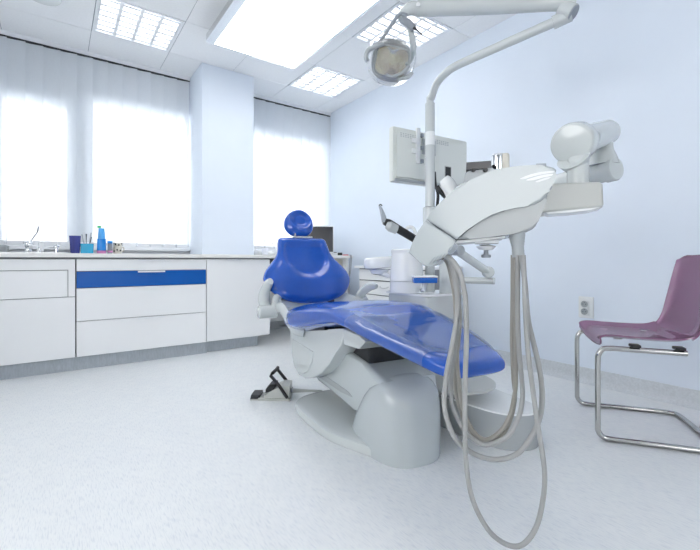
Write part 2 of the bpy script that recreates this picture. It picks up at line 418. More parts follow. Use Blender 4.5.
f = front(t, 1.12, 1.75, .11, .868, 'door'); grip(f, 1.37, .866, .15)
bm = BM(); box(bm, (-1.9, 3.755, .88), (1.19, 4.60, .912), .003); box(bm, (1.19, 3.755, .88), (1.74, 4.175, .912), .003, 1); box(bm, (1.74, 3.755, .88), (2.76, 4.60, .912), .003, 1)
tag(obj('worktop', bm, m_top), 'long thin pale worktop running under the windows', 'worktop')
bm = BM(); box(bm, (-1.9, YF+.012, .868), (1.75, YF+.03, .88)); struct('worktop_shade_strip', bm, m_gapc)  # dark strip painting in the shade under the worktop
bm = BM(); box(bm, (-1.9, YT, 0), (1.135, YT+.02, .105), .002, 1); box(bm, (-1.9, YT-.006, 0), (1.13, YT, .012))
o = struct('trim_3', bm, m_vinyl)
bm = BM(); box(bm, (1.14, YT+.035, 0), (1.65, YT+.055, .11), .002, 1); box(bm, (1.63, YT+.055, 0), (1.65, 4.17, .11))
struct('trim_4', bm, m_vinyl)
# desk end beyond the cabinets
t = thing('desk', 'white end of the worktop desk with side panel beside the right wall', 'desk', (2.3, 4.1, 0))
bm = BM(); box(bm, (2.70, 3.80, 0), (2.735, 4.55, .878), .002, 1); obj('side_panel', bm, m_cab, t, True)
bm = BM(); box(bm, (2.60, 3.86, .62), (2.698, 4.45, .875), .01); obj('under_box', bm, m_beige, t, True)
bm = BM(); box(bm, (1.76, 4.50, .12), (2.69, 4.53, .875)); obj('back_panel', bm, m_cab, t, True)
bm = BM()
for k in range(3):
    x = 2.715+.012*k-.01
    tube(bm, smooth([(2.72+.01*k, 3.78, .915), (2.72+.01*k, 3.748, .90), (2.715+.012*k, 3.765, .75), (2.725-.01*k, 3.77, .5), (2.72+.008*k, 3.76, .2), (2.72+.01*k, 3.79, .01)]), .0035, 6)
tag(obj('cable_bundle', bm, m_cable), 'thin grey cables hanging down the white end of the desk', 'cable')
t = thing('dark_box', 'dark box fixed under the worktop right of the door cabinet, mostly hidden by the backrest', 'computer', (1.9, 4.0, .70))  # plain dark box filling the opening right of the door cabinet
bm = BM(); box(bm, (1.765, 3.86, .70), (2.12, 4.25, .875), .004); obj('case', bm, m_dark, t, True)
bm = BM(); box(bm, (1.78, 3.855, .76), (1.95, 3.86, .78)); obj('grey_bar', bm, m_grey, t, True)
t = thing('computer_monitor', 'dark computer monitor standing on the desk behind the headrest', 'monitor', (2.33, 4.05, .912))
def tiltbox(bm, c, w, h, d_, yaw, bev=.004):
    b2 = BM(); box(b2, (-w/2, -d_/2, -h/2), (w/2, d_/2, h/2), bev); xform(b2, Matrix.Translation(Vector(c)) @ Matrix.Rotation(yaw, 4, 'Z'))
    tmp = bpy.data.meshes.new('t'); b2.to_mesh(tmp); b2.free(); bm.from_mesh(tmp); bpy.data.meshes.remove(tmp); return bm
yw = -.45
obj('casing', tiltbox(BM(), (2.45, 4.10, 1.10), .46, .325, .03, yw, .006), m_pure, t, True)
obj('screen', tiltbox(BM(), (2.45-.0175*math.sin(.45), 4.10-.0175*math.cos(.45), 1.103), .444, .295, .006, yw, 0), m_dark, t, True)
bm = BM(); box(bm, (2.42, 4.115, .925), (2.49, 4.14, .99)); lathe(bm, [(.10, 0), (.10, .008), (.03, .014)], (2.455, 4.12, .9125)); obj('stand', bm, m_pure, t, True)
# small desk things right of the monitor
def small(name, px, py, D, w, h, d_, m, label, cat, yaw=-.6, bev=.003, shape='box'):
    p = pw(px, py, D); p.z = .9125
    if shape == 'box': bm = tiltbox(BM(), (p.x, p.y, .9125+h/2), w, h, d_, yaw, bev)
    else: bm = BM(); lathe(bm, [(w/2*.9, 0), (w/2, h*.2), (w/2, h*.8), (w/2*.6, h)], p, 16)
    return tag(obj(name, bm, m), label, cat)
t = thing('desk_telephone', 'small white telephone with black keys on the desk right of the monitor', 'telephone', pw(332, 250, 4.95).xy.to_3d()+Vector((0, 0, .9125)))
P = LOC[t.name].translation
obj('base', tiltbox(BM(), (P.x, P.y, .93), .17, .035, .14, -.5, .008), m_pure, t, True)
for k in range(3): obj('key', tiltbox(BM(), (P.x-.05+.045*k, P.y-.055+.02*k, .952), .028, .01, .022, -.5, .002), m_black, t, True)
small('desk_stapler', 340, 250, 4.8, .055, .035, .03, m_black, 'tiny black object on the desk next to the telephone', 'stationery')
small('desk_pen', 345.5, 252, 4.75, .07, .012, .012, m_red, 'tiny red pen near the right end of the desk', 'pen')
# printed packs on the niche side of the worktop
t = thing('wrapped_pack', 'white and lilac patterned soft pack on the worktop right of the pillar', 'pack', (1.93, 4.2, .912))
for k, (px, w_, h_, m) in enumerate(((259, .13, .07, m_pure), (266, .12, .085, m_paper), (271, .10, .05, m_pure))):
    p = pw(px, 248, 4.62); bm = BM()
    lathe(bm, [(w_*.3, 0), (w_*.48, h_*.25), (w_*.5, h_*.6), (w_*.35, h_*.95), (.005, h_)], (p.x, p.y, .9125), 18); 
    for v in bm.verts: v.co += Vector((random.uniform(-.004, .004), random.uniform(-.004, .004), random.uniform(-.003, .003)*(v.co.z > .93)))
    obj('fold', bm, m, t, True)
bm = BM()
for k in range(7):
    p = pw(261+k*1.8, 243+2*math.sin(k*2.2), 4.54); tube(bm, [p, p+Vector((.012, -.004, .014))], .005, 6)
obj('printed_marks', bm, mat('lilac_print', (.25, .25, .5), .5), t, True)

# ------------------------------------------------------------ things on the worktop, left
Z = .912
def wt(px, Y=3.98):
    u = (px-350)/406; dx = F.x+u*Rt.x; dy = F.y+u*Rt.y; return Vector((dx/dy*Y, Y, Z))
p = wt(28.5, 3.99)
t = thing('sink_tap', 'chrome mixer tap with long upright lever on the worktop at the far left', 'tap', p)
bm = BM(); lathe(bm, [(.026, 0), (.026, .01), (.02, .02), (.02, .045), (.026, .055), (.028, .075), (.02, .09), (.004, .096)], (0, 0, 0), 24); obj('body', bm, m_chrome, t)
bm = BM(); tube(bm, smooth([(0, 0, .05), (.01, -.05, .06), (.015, -.10, .058), (.016, -.13, .045)]), .011, 12); obj('spout', bm, m_chrome, t)
bm = BM(); tube(bm, [(.008, 0, .085), (.055, -.004, .165)], .004, 8); tube(bm, [(.055, -.004, .165), (.062, -.004, .21)], .006, 8); obj('lever', bm, m_grey, t)
t = thing('sink_basin', 'low steel sink rim with tray sunk in the worktop at the far left', 'sink', (-.35, 4.05, Z))
bm = BM(); ringloft(bm, [rrect(-.68, 3.86, .10, 4.30, .05, Z+.0005), rrect(-.68, 3.86, .10, 4.30, .05, Z+.007), rrect(-.66, 3.88, -.12, 4.28, .05, Z+.007), rrect(-.65, 3.89, -.13, 4.27, .05, Z+.001)], False, True)
obj('rim', bm, m_steel, t, True)
bm = BM(); box(bm, (-.64, 3.90, Z+.0005), (-.14, 4.26, Z+.002)); obj('bowl', bm, m_grey, t, True)
p = wt(3, 4.42); bm = BM(); box(bm, (p.x-.12, 4.30, Z+.008), (p.x+.035, 4.5, Z+.07), .006); tag(obj('instrument_tray', bm, m_lgrey), 'low grey tray on the worktop cut by the left edge', 'tray')
p = wt(56.5, 3.95); bm = BM(); lathe(bm, [(.011, 0), (.011, .03), (.008, .034), (.02, .04), (.02, .048), (.009, .058), (.002, .064)], p+Vector((0, 0, .008)), 16); tag(obj('tap_knob', bm, m_chrome), 'small chrome knob on the worktop between tap and navy cup', 'knob')
p = wt(39, 4.0); bm = BM(); lathe(bm, [(.014, 0), (.012, .02), (.004, .03), (.004, .04)], p+Vector((0, 0, .008)), 12); tag(obj('sink_plug', bm, m_chrome), 'tiny chrome plug on the worktop right of the tap', 'plug')
p = wt(41, 4.45); bm = BM(); box(bm, (p.x-.018, 4.43, Z+.008), (p.x+.018, 4.47, Z+.10), .004); tag(obj('soap_dispenser', bm, m_frame), 'small pale container behind the tap against the blinds', 'dispenser')
p = wt(75, 3.92); bm = BM()
lathe(bm, [(.001, 0), (.030, 0), (.032, .004), (.040, .112), (.0375, .112), (.030, .008), (.001, .006)], p, 28); xform(bm, Matrix.Translation(p) @ Matrix.Scale(1.26, 4, (0, 0, 1)) @ Matrix.Translation(-p)); tag(obj('navy_cup', bm, m_navy), 'dark blue purple plastic cup stack on the worktop', 'cup')
p = wt(87, 3.92)
t = thing('pen_holder', 'low turquoise holder with thin instruments sticking out', 'holder', p)
t.scale = (1, 1, 1.45)
bm = BM(); ringloft(bm, [rrect(-.043, -.03, .043, .03, .008, 0), rrect(-.045, -.032, .045, .032, .008, .055), rrect(-.041, -.028, .041, .028, .006, .055), rrect(-.039, -.026, .039, .026, .006, .008)], True); obj('pot', bm, m_cyan, t)
for k in range(8):
    a = random.uniform(0, 2*PI); r_ = random.uniform(.006, .02); L_ = random.uniform(.11, .16)
    b0 = p+Vector((r_*math.cos(a), r_*.6*math.sin(a), .012)); e_ = b0+Vector((1.6*r_*math.cos(a)+random.uniform(-.03, .03), .3*r_*math.sin(a), L_))
    bm = BM(); tube(bm, [b0, b0.lerp(e_, .9), e_], [.003, .0026, .004], 6)
    lab = ['tallest', 'leftmost', 'short', 'central', 'slanting', 'upright', 'rear', 'thin'][k]
    tag(obj('dental_instrument', bm, [m_steel, m_grey, m_black][k % 3]), 'thin metal instrument standing in the turquoise holder', 'instrument', 'instruments in the turquoise holder')
p = wt(101.5, 3.92)
t = thing('cup_stack', 'tall sky blue stack of cups with pink base and green tip', 'cups', p); t.scale = (1, 1, 1.22)
bm = BM(); lathe(bm, [(.033, 0), (.033, .02), (.001, .0205)], (0, 0, 0), 28); obj('pink_base', bm, m_pink, t)
bm = BM(); lathe(bm, [(.001, .021), (.033, .021), (.031, .10), (.001, .1005)], (0, 0, 0), 28); obj('lower_cups', bm, m_sky, t)
bm = BM(); lathe(bm, [(.001, .101), (.029, .101), (.022, .165), (.020, .172), (.001, .173)], (0, 0, 0), 28); obj('upper_cup', bm, m_sky2, t)
bm = BM(); lathe(bm, [(.014, .174), (.014, .188), (.001, .189)], (-.016, 0, 0), 18); obj('tip', bm, m_green, t)
p = wt(110, 3.92)
t = thing('small_jar', 'small dark blue and pink jar beside the blue cup stack', 'jar', p); t.scale = (1, 1, 1.4)
bm = BM(); lathe(bm, [(.016, 0), (.018, .003), (.018, .06), (.001, .061)], (0, 0, 0), 20); obj('body', bm, m_grey, t)
bm = BM(); lathe(bm, [(.019, .008), (.019, .018), (.001, .0185)], (0, 0, 0), 20); obj('pink_band', bm, m_pink, t)
bm = BM(); lathe(bm, [(.018, .061), (.019, .063), (.019, .076), (.001, .077)], (0, 0, 0), 20); obj('lid', bm, m_sky, t)
p = wt(117.5, 3.95)
t = thing('spice_mug', 'cream mug with dark spots right of the small jar', 'mug', p); t.scale = (1, 1, 1.3)
bm = BM(); lathe(bm, [(.001, 0), (.028, 0), (.033, .006), (.034, .045), (.030, .05), (.034, .055), (.034, .074), (.031, .074), (.03, .05), (.03, .01), (.001, .008)], (0, 0, 0), 24); obj('body', bm, m_beige, t)
bm = BM(); tube(bm, smooth([(.033, 0, .045), (.046, .0, .042), (.048, 0, .025), (.034, 0, .016)]), .004, 8); obj('handle', bm, m_beige, t)
for k in range(6):
    a = -PI/2-.9+k*.36; zz = .018+.04*(k % 2)+.004*(k % 3)
    bm = BM(); lathe(bm, [(.006, 0), (.006, .002), (.0005, .0025)], (.0335*math.cos(a), .0335*math.sin(a), zz), 10, axis=(math.cos(a), math.sin(a), 0)); obj('dark_spot', bm, m_black, t)

# ------------------------------------------------------------ drawer chest by the right wall
t = thing('drawer_chest', 'low white drawer chest against the right wall behind the chair arm', 'chest', (2.78, 3.0, 0))
bm = BM(); box(bm, (2.57, 2.42, .06), (2.99, 3.38, .775), .003, 1); obj('carcass', bm, m_gapc, t, True)
bm = BM(); box(bm, (2.53, 2.40, .775), (3.01, 3.42, .80), .004); obj('top', bm, m_cab, t, True)
for k, (z0, z1) in enumerate(((.66, .765), (.52, .65), (.30, .51), (.08, .29))):
    bm = BM(); box(bm, (2.553, 2.44, z0), (2.569, 3.36, z1), .003); f = obj('drawer', bm, m_cab, t, True)
    bm = BM(); zz = (z0+z1)/2+.01
    tube(bm, smooth([(2.553, 3.02, zz+.01), (2.538, 3.01, zz), (2.536, 2.96, zz-.006), (2.538, 2.91, zz), (2.553, 2.90, zz+.01)]), .004, 8); obj('handle', bm, m_steel, f, True)
for x in (2.62, 2.94):
    for y in (2.5, 3.3):
        bm = BM(); lathe(bm, [(.025, -.012), (.028, -.006), (.028, .006), (.025, .012)], (x, y, .029), 18, axis=(1, 0, 0)); box(bm, (x-.012, y-.012, .04), (x+.012, y+.012, .06)); obj('castor', bm, m_grey, t, True)

# ------------------------------------------------------------ wall socket
t = thing('wall_socket', 'white double power socket on the right wall above the purple seat', 'socket', (XR, 1.5, .45))
cy = 1.335; cz = .528
bm = BM(); box(bm, (XR-.012, cy-.05, cz-.075), (XR, cy+.05, cz+.075), .005); obj('plate', bm, m_pure, t, True)
bm = BM(); box(bm, (XR-.020, cy-.024, cz-.056), (XR-.012, cy+.034, cz+.05), .004); obj('insert', bm, m_pure, t, True)
for s in (-1, 1):
    bm = BM(); c = Vector((XR-.0205, cy+.005, cz-.003+s*.026)); ringloft(bm, [[c+Vector((dx, r_*math.cos(2*PI*j/24), r_*math.sin(2*PI*j/24))) for j in range(24)] for r_, dx in ((.023, 0), (.023, -.003), (.020, -.003), (.018, -.001))], True)
    o = obj('outlet', bm, m_lgrey, t, True)
    for dy, dz, r_ in ((.009, .0, .0028), (-.009, 0, .0028), (0, .013, .0025)):
        bm = BM(); lathe(bm, [(r_, 0), (r_, .001)], c+Vector((-.0015, dy, dz)), 10, axis=(-1, 0, 0)); obj('pin_hole', bm, m_black, o, True)

# ------------------------------------------------------------ dental chair
CO = Vector((1.3, 1.6, 0)); CR = math.radians(-8)
chair = thing('dental_chair', 'blue upholstered dental chair on a grey white pedestal in the middle of the room', 'dental chair', CO, CR)
def sup(a, e): c = math.cos(a); s = math.sin(a); return math.copysign(abs(c)**(2/e), c), math.copysign(abs(s)**(2/e), s)
# base plate
half = [(-.39, .02), (-.385, .08), (-.35, .13), (-.27, .18), (-.15, .235), (0, .29), (.2, .305), (.38, .30), (.47, .27), (.53, .20), (.56, .10), (.565, .02)]
def plan(sc, z, dx=.035):
    L = [Vector((dx-w*sc, .08+(y-.08)*sc, z)) for y, w in half]; R2 = [Vector((dx+w*.80*sc, .08+(y-.08)*sc, z)) for y, w in half[::-1]]
    return smooth(L+R2, 4, True)
bm = BM(); ringloft(bm, [plan(.985, 0), plan(1, .006), plan(1, .032), plan(.985, .042), plan(.90, .052), plan(.5, .056)]); obj('base_plate', bm, m_shell, chair)
# base cover
bm = BM(); rings = []
for z, yf, yb, w in ((.0, -.412, .05, .162), (.012, -.415, .05, .164), (.06, -.415, .035, .164), (.12, -.413, .0, .163), (.18, -.408, -.045, .161), (.235, -.40, -.09, .157), (.28, -.385, -.14, .15), (.31, -.362, -.18, .137), (.33, -.33, -.21, .12), (.342, -.29, -.235, .075), (.345, -.27, -.25, .03)):
    r = []
    for j in range(48):
        c, s = sup(2*PI*j/48, 2.7 if z < .3 else 2.3)
        cy = (yf+yb)/2; ry = (yb-yf)/2
        r.append(Vector((.005+w*c, cy+ry*s, z)))
    rings.append(r)
ringloft(bm, rings); bc = obj('base_cover', bm, m_cons, chair, sharp=50)
# screw head in the cover
c = pw(384, 456.5, 1.74); 
def yz(pts, x): return [Vector((x, y, z)) for y, z in pts]
# lifting arm
bm = BM(); prism(bm, yz([(.56, .20), (.52, .40), (.20, .415), (-.10, .375), (-.30, .335), (-.33, .16), (-.04, .135), (.42, .145)], -.125), (.30, 0, 0), .035, 4); obj('lift_arm', bm, m_cons, chair, sharp=50)
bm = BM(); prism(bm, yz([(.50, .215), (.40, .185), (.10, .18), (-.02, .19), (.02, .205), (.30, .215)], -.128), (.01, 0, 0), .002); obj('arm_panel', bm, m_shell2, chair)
bm = BM(); box(bm, (-.09, -.12, .36), (.12, .16, .46), .01); obj('mechanism', bm, m_black, chair)
# tilt housing
prof = [(.70, .45), (.69, .405), (.662, .375), (.655, .28), (.615, .20), (.53, .168), (.42, .178), (.32, .205), (.20, .262), (.10, .335), (.03, .40), (-.03, .452), (-.06, .50), (-.05, .535), (.0, .527), (.2, .490), (.44, .45)]
bm = BM(); prism(bm, yz(prof, -.195), (.39, 0, 0), .009, 3); obj('tilt_housing', bm, m_shell, chair, sharp=50)
bm = BM(); prism(bm, yz([(-.055, .458), (-.20, .466), (-.26, .51), (-.20, .528), (-.05, .535)], -.193), (.386, 0, 0), .006, 2); obj('seat_support', bm, m_shell, chair, sharp=50)
# curved side cheek on the housing
bm = BM(); P = [(.64, .37), (.30, .355), (.315, .30), (.37, .235), (.44, .20), (.52, .185), (.60, .21), (.64, .28)]
prism(bm, yz(P, -.201), (.02, 0, 0), .005); obj('housing_cheek', bm, m_shell, chair, sharp=60)
bm = BM(); prism(bm, yz([(.50, .44), (.12, .502), (.12, .516), (.50, .455)], -.212), (.424, 0, 0), .002); obj('seat_frame', bm, m_black, chair)
# seat: y, z top, z bottom, half width, centre
secs = [(.650, .505, .48, .17, 0), (.642, .53, .455, .225, 0), (.615, .555, .444, .258, 0), (.55, .583, .434, .275, 0), (.44, .606, .440, .285, 0), (.33, .622, .460, .287, 0), (.2, .636, .490, .285, 0), (.08, .644, .517, .280, 0), (-.04, .645, .542, .275, .003), (-.13, .632, .552, .272, .006),
        (-.22, .618, .544, .258, .0), (-.35, .598, .528, .243, -.01), (-.5, .576, .508, .212, -.022), (-.65, .553, .486, .172, -.042), (-.72, .540, .474, .152, -.048), (-.755, .530, .472, .132, -.05), (-.775, .518, .474, .11, -.042), (-.784, .503, .485, .07, -.042)]
def seat_rings(grow=0, y0=9, y1=-9):
    P = [Vector(s[:3]) for s in secs]; Q = [Vector((s[3], s[4], 0)) for s in secs]
    P = smooth(P, 4); Q = smooth(Q, 4); rings = []
    for p, q in zip(P, Q):
        y, zt, zb = p; w, cx = q.x, q.y
        if not (y1 <= y <= y0): continue
        w += grow; zt += grow; zb -= grow
        r = []; sx = 1.0
        for j in range(40):
            c, s = sup(2*PI*j/40, 3.4)
            x = cx+w*c; z = (zt+zb)/2+(zt-zb)/2*s
            if s > 0:                                   # dished middle of the cushion
                k = max(0, 1-(abs(c)/.80)**2)
                z -= .018*k*min(1, max(0, (.12-y)/.3))*min(1, max(0, (y+.82)/.2))
            r.append(Vector((x, y, z)))
        rings.append(r)
    return rings
bm = BM(); ringloft(bm, seat_rings()); seat = obj('seat', bm, m_blue, chair, sharp=75); seat['label'] = 'long glossy blue seat and leg rest'
# clear plastic cover over the leg rest, with soft wrinkles
bm = BM(); rg = seat_rings(.0025, -.185, -.69)
for r in rg:
    for p in r:
        if p.z > .5: p.z += .0022*(1+math.sin(p.x*38+p.y*21+3*math.sin(p.y*17)))*.8
ringloft(bm, rg, cap=False); obj('foot_cover', bm, m_clear, chair, sharp=75)['label'] = 'clear plastic cover on the leg rest'
# backrest
def back_pt(z): t_ = (z-.575)/.435; return .715+.19*t_
bsec = [(.575, .05, .012), (.583, .12, .03), (.60, .18, .046), (.63, .235, .056), (.67, .28, .062), (.71, .303, .064), (.745, .308, .062), (.79, .287, .058), (.84, .243, .053), (.88, .208, .05), (.92, .190, .047), (.96, .182, .044), (.99, .176, .038), (1.005, .168, .028), (1.013, .15, .012)]
P = smooth([Vector(s) for s in bsec], 5)
rings = []
for z, w, th in P:
    r = []; yc = back_pt(z)
    for j in range(72):
        c, s = sup(2*PI*j/72, 2.8)
        x = w*c; y = th*s; zz = z
        if s < 0:                                        # front side: sculpted bowl between the wings
            k = math.hypot(x/.150, min(0, z-.90)/.148) if z < .9 else abs(x)/(.150-.02*(z-.9)/.1)
            t_ = min(1, max(0, (1.12-k)/.22)); t_ = t_*t_*(3-2*t_)
            dz = min(1, max(0, (1.0-z)/.05))
            y += .026*t_*dz*min(1, -s*1.5)
            y -= .022*max(0, 1-((abs(x)-.2)/.12)**2)*min(1, max(0, (.86-z)/.12))*min(1, max(0, (z-.58)/.06))*min(1, -s*1.5)
        r.append(Vector((-.03+x, yc+y, zz)))
    rings.append(r)
bm = BM(); ringloft(bm, rings); obj('backrest', bm, m_blue, chair, sharp=75)
# backrest shell and supports
bm = BM(); rings = []
for z, w, th in P:
    if z < .60 or z > .99: continue
    rings.append([Vector((-.03+(w*.93)*sup(2*PI*j/40, 2.8)[0], back_pt(z)+.058+.028*sup(2*PI*j/40, 2.8)[1], z)) for j in range(40)])
ringloft(bm, rings); box(bm, (-.24, .72, .548), (.20, .80, .605), .015, 3); obj('back_shell', bm, m_shell, chair, sharp=60)
for x in (-.075, .03):
    bm = BM(); tube(bm, smooth([(x, .74, .60), (x, .715, .54), (x, .66, .49), (x, .62, .475)]), .011, 10); obj('support_rod', bm, m_shell, chair)
bm = BM(); box(bm, (.085, .70, .46), (.125, .74, .60), .004); obj('back_strut', bm, m_black, chair)
# headrest
hc = Vector((-.035, .955, 1.118)); rings = []
def head_pt(a, b_):      # a around, b from front pole to back pole
    r0 = math.sin(b_); c, s = math.cos(a), math.sin(a)
    wx = .104*(1-.10*s); 
    x = wx*r0*c; z = .106*r0*s; y = -.056*math.cos(b_)*(1 if b_ < PI/2 else .9)
    if b_ < PI/2:
        k = max(0, 1-((x-.008)/.078)**2-((z-.022)/.074)**2); y += .044*min(1, k*1.3)
    return Vector((x, y, z))
for i in range(1, 36): rings.append([head_pt(2*PI*j/48, PI*i/36) for j in range(48)])
bm = BM(); ringloft(bm, rings); xform(bm, Matrix.Translation(hc) @ Matrix.Rotation(.22, 4, 'Y') @ Matrix.Rotation(-.30, 4, 'X') @ Matrix.Rotation(-.25, 4, 'Z')); obj('headrest', bm, m_blue, chair, sharp=75)
bm = BM(); box(bm, (-.055, .915, .985), (-.015, .935, 1.07), .004); box(bm, (-.10, .90, 1.013), (.05, .94, 1.028), .004); box(bm, (-.085, .905, 1.02), (-.075, .925, 1.045)); obj('headrest_bar', bm, m_chrome, chair)
# armrests
def arm(sx, padpts, rr, brk):
    bm = BM(); tube(bm, smooth(padpts, 6), rr, 18, flat=1.15, up=(1, 0, 0))
    o = obj('armrest', bm, m_shell, chair, sharp=60)
    j0 = Vector(padpts[0])
    bm = BM(); lathe(bm, [(.005, -.060), (.034, -.060), (.040, -.053), (.040, .052), (.034, .058), (.005, .058)], j0, 28, axis=(1, 0, 0)); obj('pivot', bm, m_shell, o)
    bm = BM(); tube(bm, smooth(brk, 6), [.030, .036, .036, .03], 16, flat=.5, up=(0, 0, 1)); obj('bracket', bm, m_shell, o)
arm(-1, [(-.335, .70, .54), (-.34, .755, .59), (-.34, .755, .65), (-.335, .71, .70), (-.33, .66, .73)], [.026, .034, .036, .034, .030, .027, .018], [(-.28, .68, .56), (-.275, .60, .565), (-.265, .53, .52), (-.245, .47, .46), (-.20, .43, .44)])
bm = BM(); tube(bm, smooth([(-.30, .68, .55), (-.28, .70, .62), (-.22, .73, .65)]), [.018, .022, .02], 12, flat=.6); obj('arm_link', bm, m_shell, chair)
arm(1, [(.335, .74, .565), (.345, .74, .605), (.35, .69, .65), (.355, .61, .680), (.355, .54, .685)], [.026, .030, .030, .028, .026, .022, .014], [(.31, .70, .56), (.27, .71, .575), (.20, .74, .605), (.15, .76, .62)])
bm = BM(); tube(bm, smooth([(.30, .69, .55), (.26, .64, .50), (.19, .56, .45)]), [.02, .022, .02], 12, flat=.6); obj('arm_link', bm, m_shell, chair)

# ------------------------------------------------------------ foot pedal
P0 = pw(277, 395, 2.54); P0.z = 0
t = thing('foot_pedal', 'grey foot control with black hoop handle on the floor left of the chair', 'foot pedal', P0, math.radians(-36))
t.scale = (1.25, 1.25, 1.08); LOC[t.name] = LOC[t.name] @ Matrix.Diagonal((1.25, 1.25, 1.08, 1))
bm = BM(); prism(bm, [(-.055, -.05, .014), (.07, -.05, .014), (.07, -.05, .085), (.03, -.05, .088), (-.01, -.05, .055), (-.055, -.05, .035)], (0, .10, 0), .006); box(bm, (-.085, -.05, 0), (.072, .05, .014), .003); obj('body', bm, m_warm, t)
bm = BM(); box(bm, (-.125, -.045, 0), (-.08, .045, .006), .002); obj('toe_plate', bm, m_warm, t)
bm = BM(); prism(bm, [(-.125, -.04, .006), (-.078, -.04, .006), (-.078, -.04, .030), (-.12, -.04, .030)], (0, .08, 0), .003); obj('pedal', bm, m_black, t)
bm = BM(); prism(bm, [(-.052, -.035, .038), (-.02, -.035, .045), (0, -.035, .075), (.0, -.035, .09), (-.03, -.035, .085), (-.05, -.035, .06)], (0, .07, 0), .004); obj('pad', bm, m_black, t)
bm = BM(); hp = [(.06, -.058, .02), (.02, -.058, .09), (-.02, -.058, .145), (-.012, -.05, .158), (.0, .0, .165), (-.005, .05, .158), (-.008, .058, .145), (.03, .058, .09), (.065, .058, .03)]
tube(bm, hp, .0085, 8, flat=1.2); obj('hoop_handle', bm, m_black, t)
bm = BM(); A = LOC[t.name] @ Vector((.072, 0, .04)); pe = pw(322, 391, 2.62)
tube(bm, smooth([A, A.lerp(pe, .25), A.lerp(pe, .6), pe]), [.015, .012, .008, .007], 10); obj('cable', bm, m_warm, t, True)

# ------------------------------------------------------------ dental unit: floor box, column, cuspidor
unit = thing('dental_unit', 'white dental unit column with floor box and rinse bowl behind the chair', 'dental unit', (1.8, 1.6, 0))
def planbox(pts, z0, z1, bev=.012, m=m_shell, name='x', n_=4, label=None):
    bm = BM(); P = smooth([Vector((x, y, z0)) for x, y in pts], n_, True); prism(bm, P, (0, 0, z1-z0), bev)
    o = obj(name, bm, m, unit, True, 50)
    if label: o['label'] = label
    return o
# floor box: long rounded footprint
fb = [(1.62, 1.60), (1.61, 1.42), (1.61, 1.26), (1.625, 1.12), (1.67, 1.045), (1.74, 1.005), (1.81, 1.01), (1.86, 1.06), (1.89, 1.18), (1.93, 1.4), (1.98, 1.7), (1.98, 1.95), (1.66, 1.97)]
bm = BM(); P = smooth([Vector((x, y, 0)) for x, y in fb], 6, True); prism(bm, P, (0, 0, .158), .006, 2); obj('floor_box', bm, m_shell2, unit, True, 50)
bm = BM(); P = [Vector((v.x, v.y, .1585)) for v in P]; c0 = sum(P, Vector())/len(P); P = [c0+(v-c0)*1.006 for v in P]; prism(bm, P, (0, 0, .008), .003, 2); obj('floor_box_lid', bm, m_pure, unit, True, 50)
planbox([(1.655, 1.60), (1.69, 1.56), (1.80, 1.55), (1.93, 1.56), (1.965, 1.60), (1.975, 1.75), (1.965, 1.88), (1.92, 1.91), (1.71, 1.91), (1.67, 1.88), (1.655, 1.75)], .166, .655, .01, m_shell, 'column')
planbox([(1.648, 1.60), (1.68, 1.55), (1.80, 1.54), (1.94, 1.55), (1.975, 1.59), (1.985, 1.75), (1.975, 1.89), (1.93, 1.92), (1.70, 1.92), (1.66, 1.89), (1.648, 1.75)], .656, .668, .004, m_pure, 'column_top')
c = pw(455, 381, 2.10)
bm = BM(); lathe(bm, [(.03, -.01), (.19, -.012), (.20, -.006), (.20, .002), (.19, .008), (.01, .010)], (c.x, c.y, .235), 48); lathe(bm, [(.05, .167), (.045, .224)], (c.x, c.y, 0), 20); obj('swivel_disc', bm, m_warm, unit, True)
# cup filler tub
c = pw(406.5, 270, 2.42)
bm = BM(); lathe(bm, [(.098, .669), (.098, .735)], (c.x, c.y, 0), 40); obj('tub_base', bm, m_pure, unit, True)
bm = BM(); lathe(bm, [(.098, .737), (.096, .80), (.088, .90), (.090, .903), (.090, .918), (.083, .924), (.001, .925)], (c.x, c.y, 0), 40); obj('tub', bm, m_pure, unit, True)
# rinse bowl, cantilevered to the left
c2 = pw(379, 262, 2.60); rings = []
for z, s in ((.828, .90), (.832, .97), (.85, 1.0), (.88, .99), (.894, .94), (.899, .82)):
    r = []
    for j in range(40):
        a, b_ = sup(2*PI*j/40, 2.6); v = Vector((c2.x, c2.y, z-.02))+Rt*(a*.098*s)+F*(b_*.10*s); v.z += .006*a; r.append(v)
    rings.append(r)
bm = BM(); ringloft(bm, rings); obj('rinse_bowl', bm, m_pure, unit, True, 50)
bm = BM(); v = c2.copy(); v.z = .765; lathe(bm, [(.03, 0), (.05, .008), (.062, .036)], v, 28); tube(bm, [v+Vector((0, 0, .01)), Vector((c.x, c.y, .74))], .014, 10); obj('bowl_funnel', bm, m_pure, unit, True)
# blue tablet on a short post
c = pw(425, 280, 2.22)
bm = BM(); b2 = pw(424.5, 280, 2.2)
tiltbox(bm, b2, .125, .03, .075, -.62, .003); obj('blue_bar', bm, m_bluef, unit, True)['label'] = 'small blue bar'
bm = BM(); tiltbox(bm, b2+Vector((.0, 0, .0195)), .128, .009, .08, -.62, .002); obj('bar_cap', bm, m_pure, unit, True)
bm = BM(); tube(bm, [b2+Vector((0, 0, -.015)), b2+Vector((.0, 0, -.05)), Vector((b2.x+.05, b2.y+.07, .69))], .012, 10); obj('bar_post', bm, m_shell, unit, True)
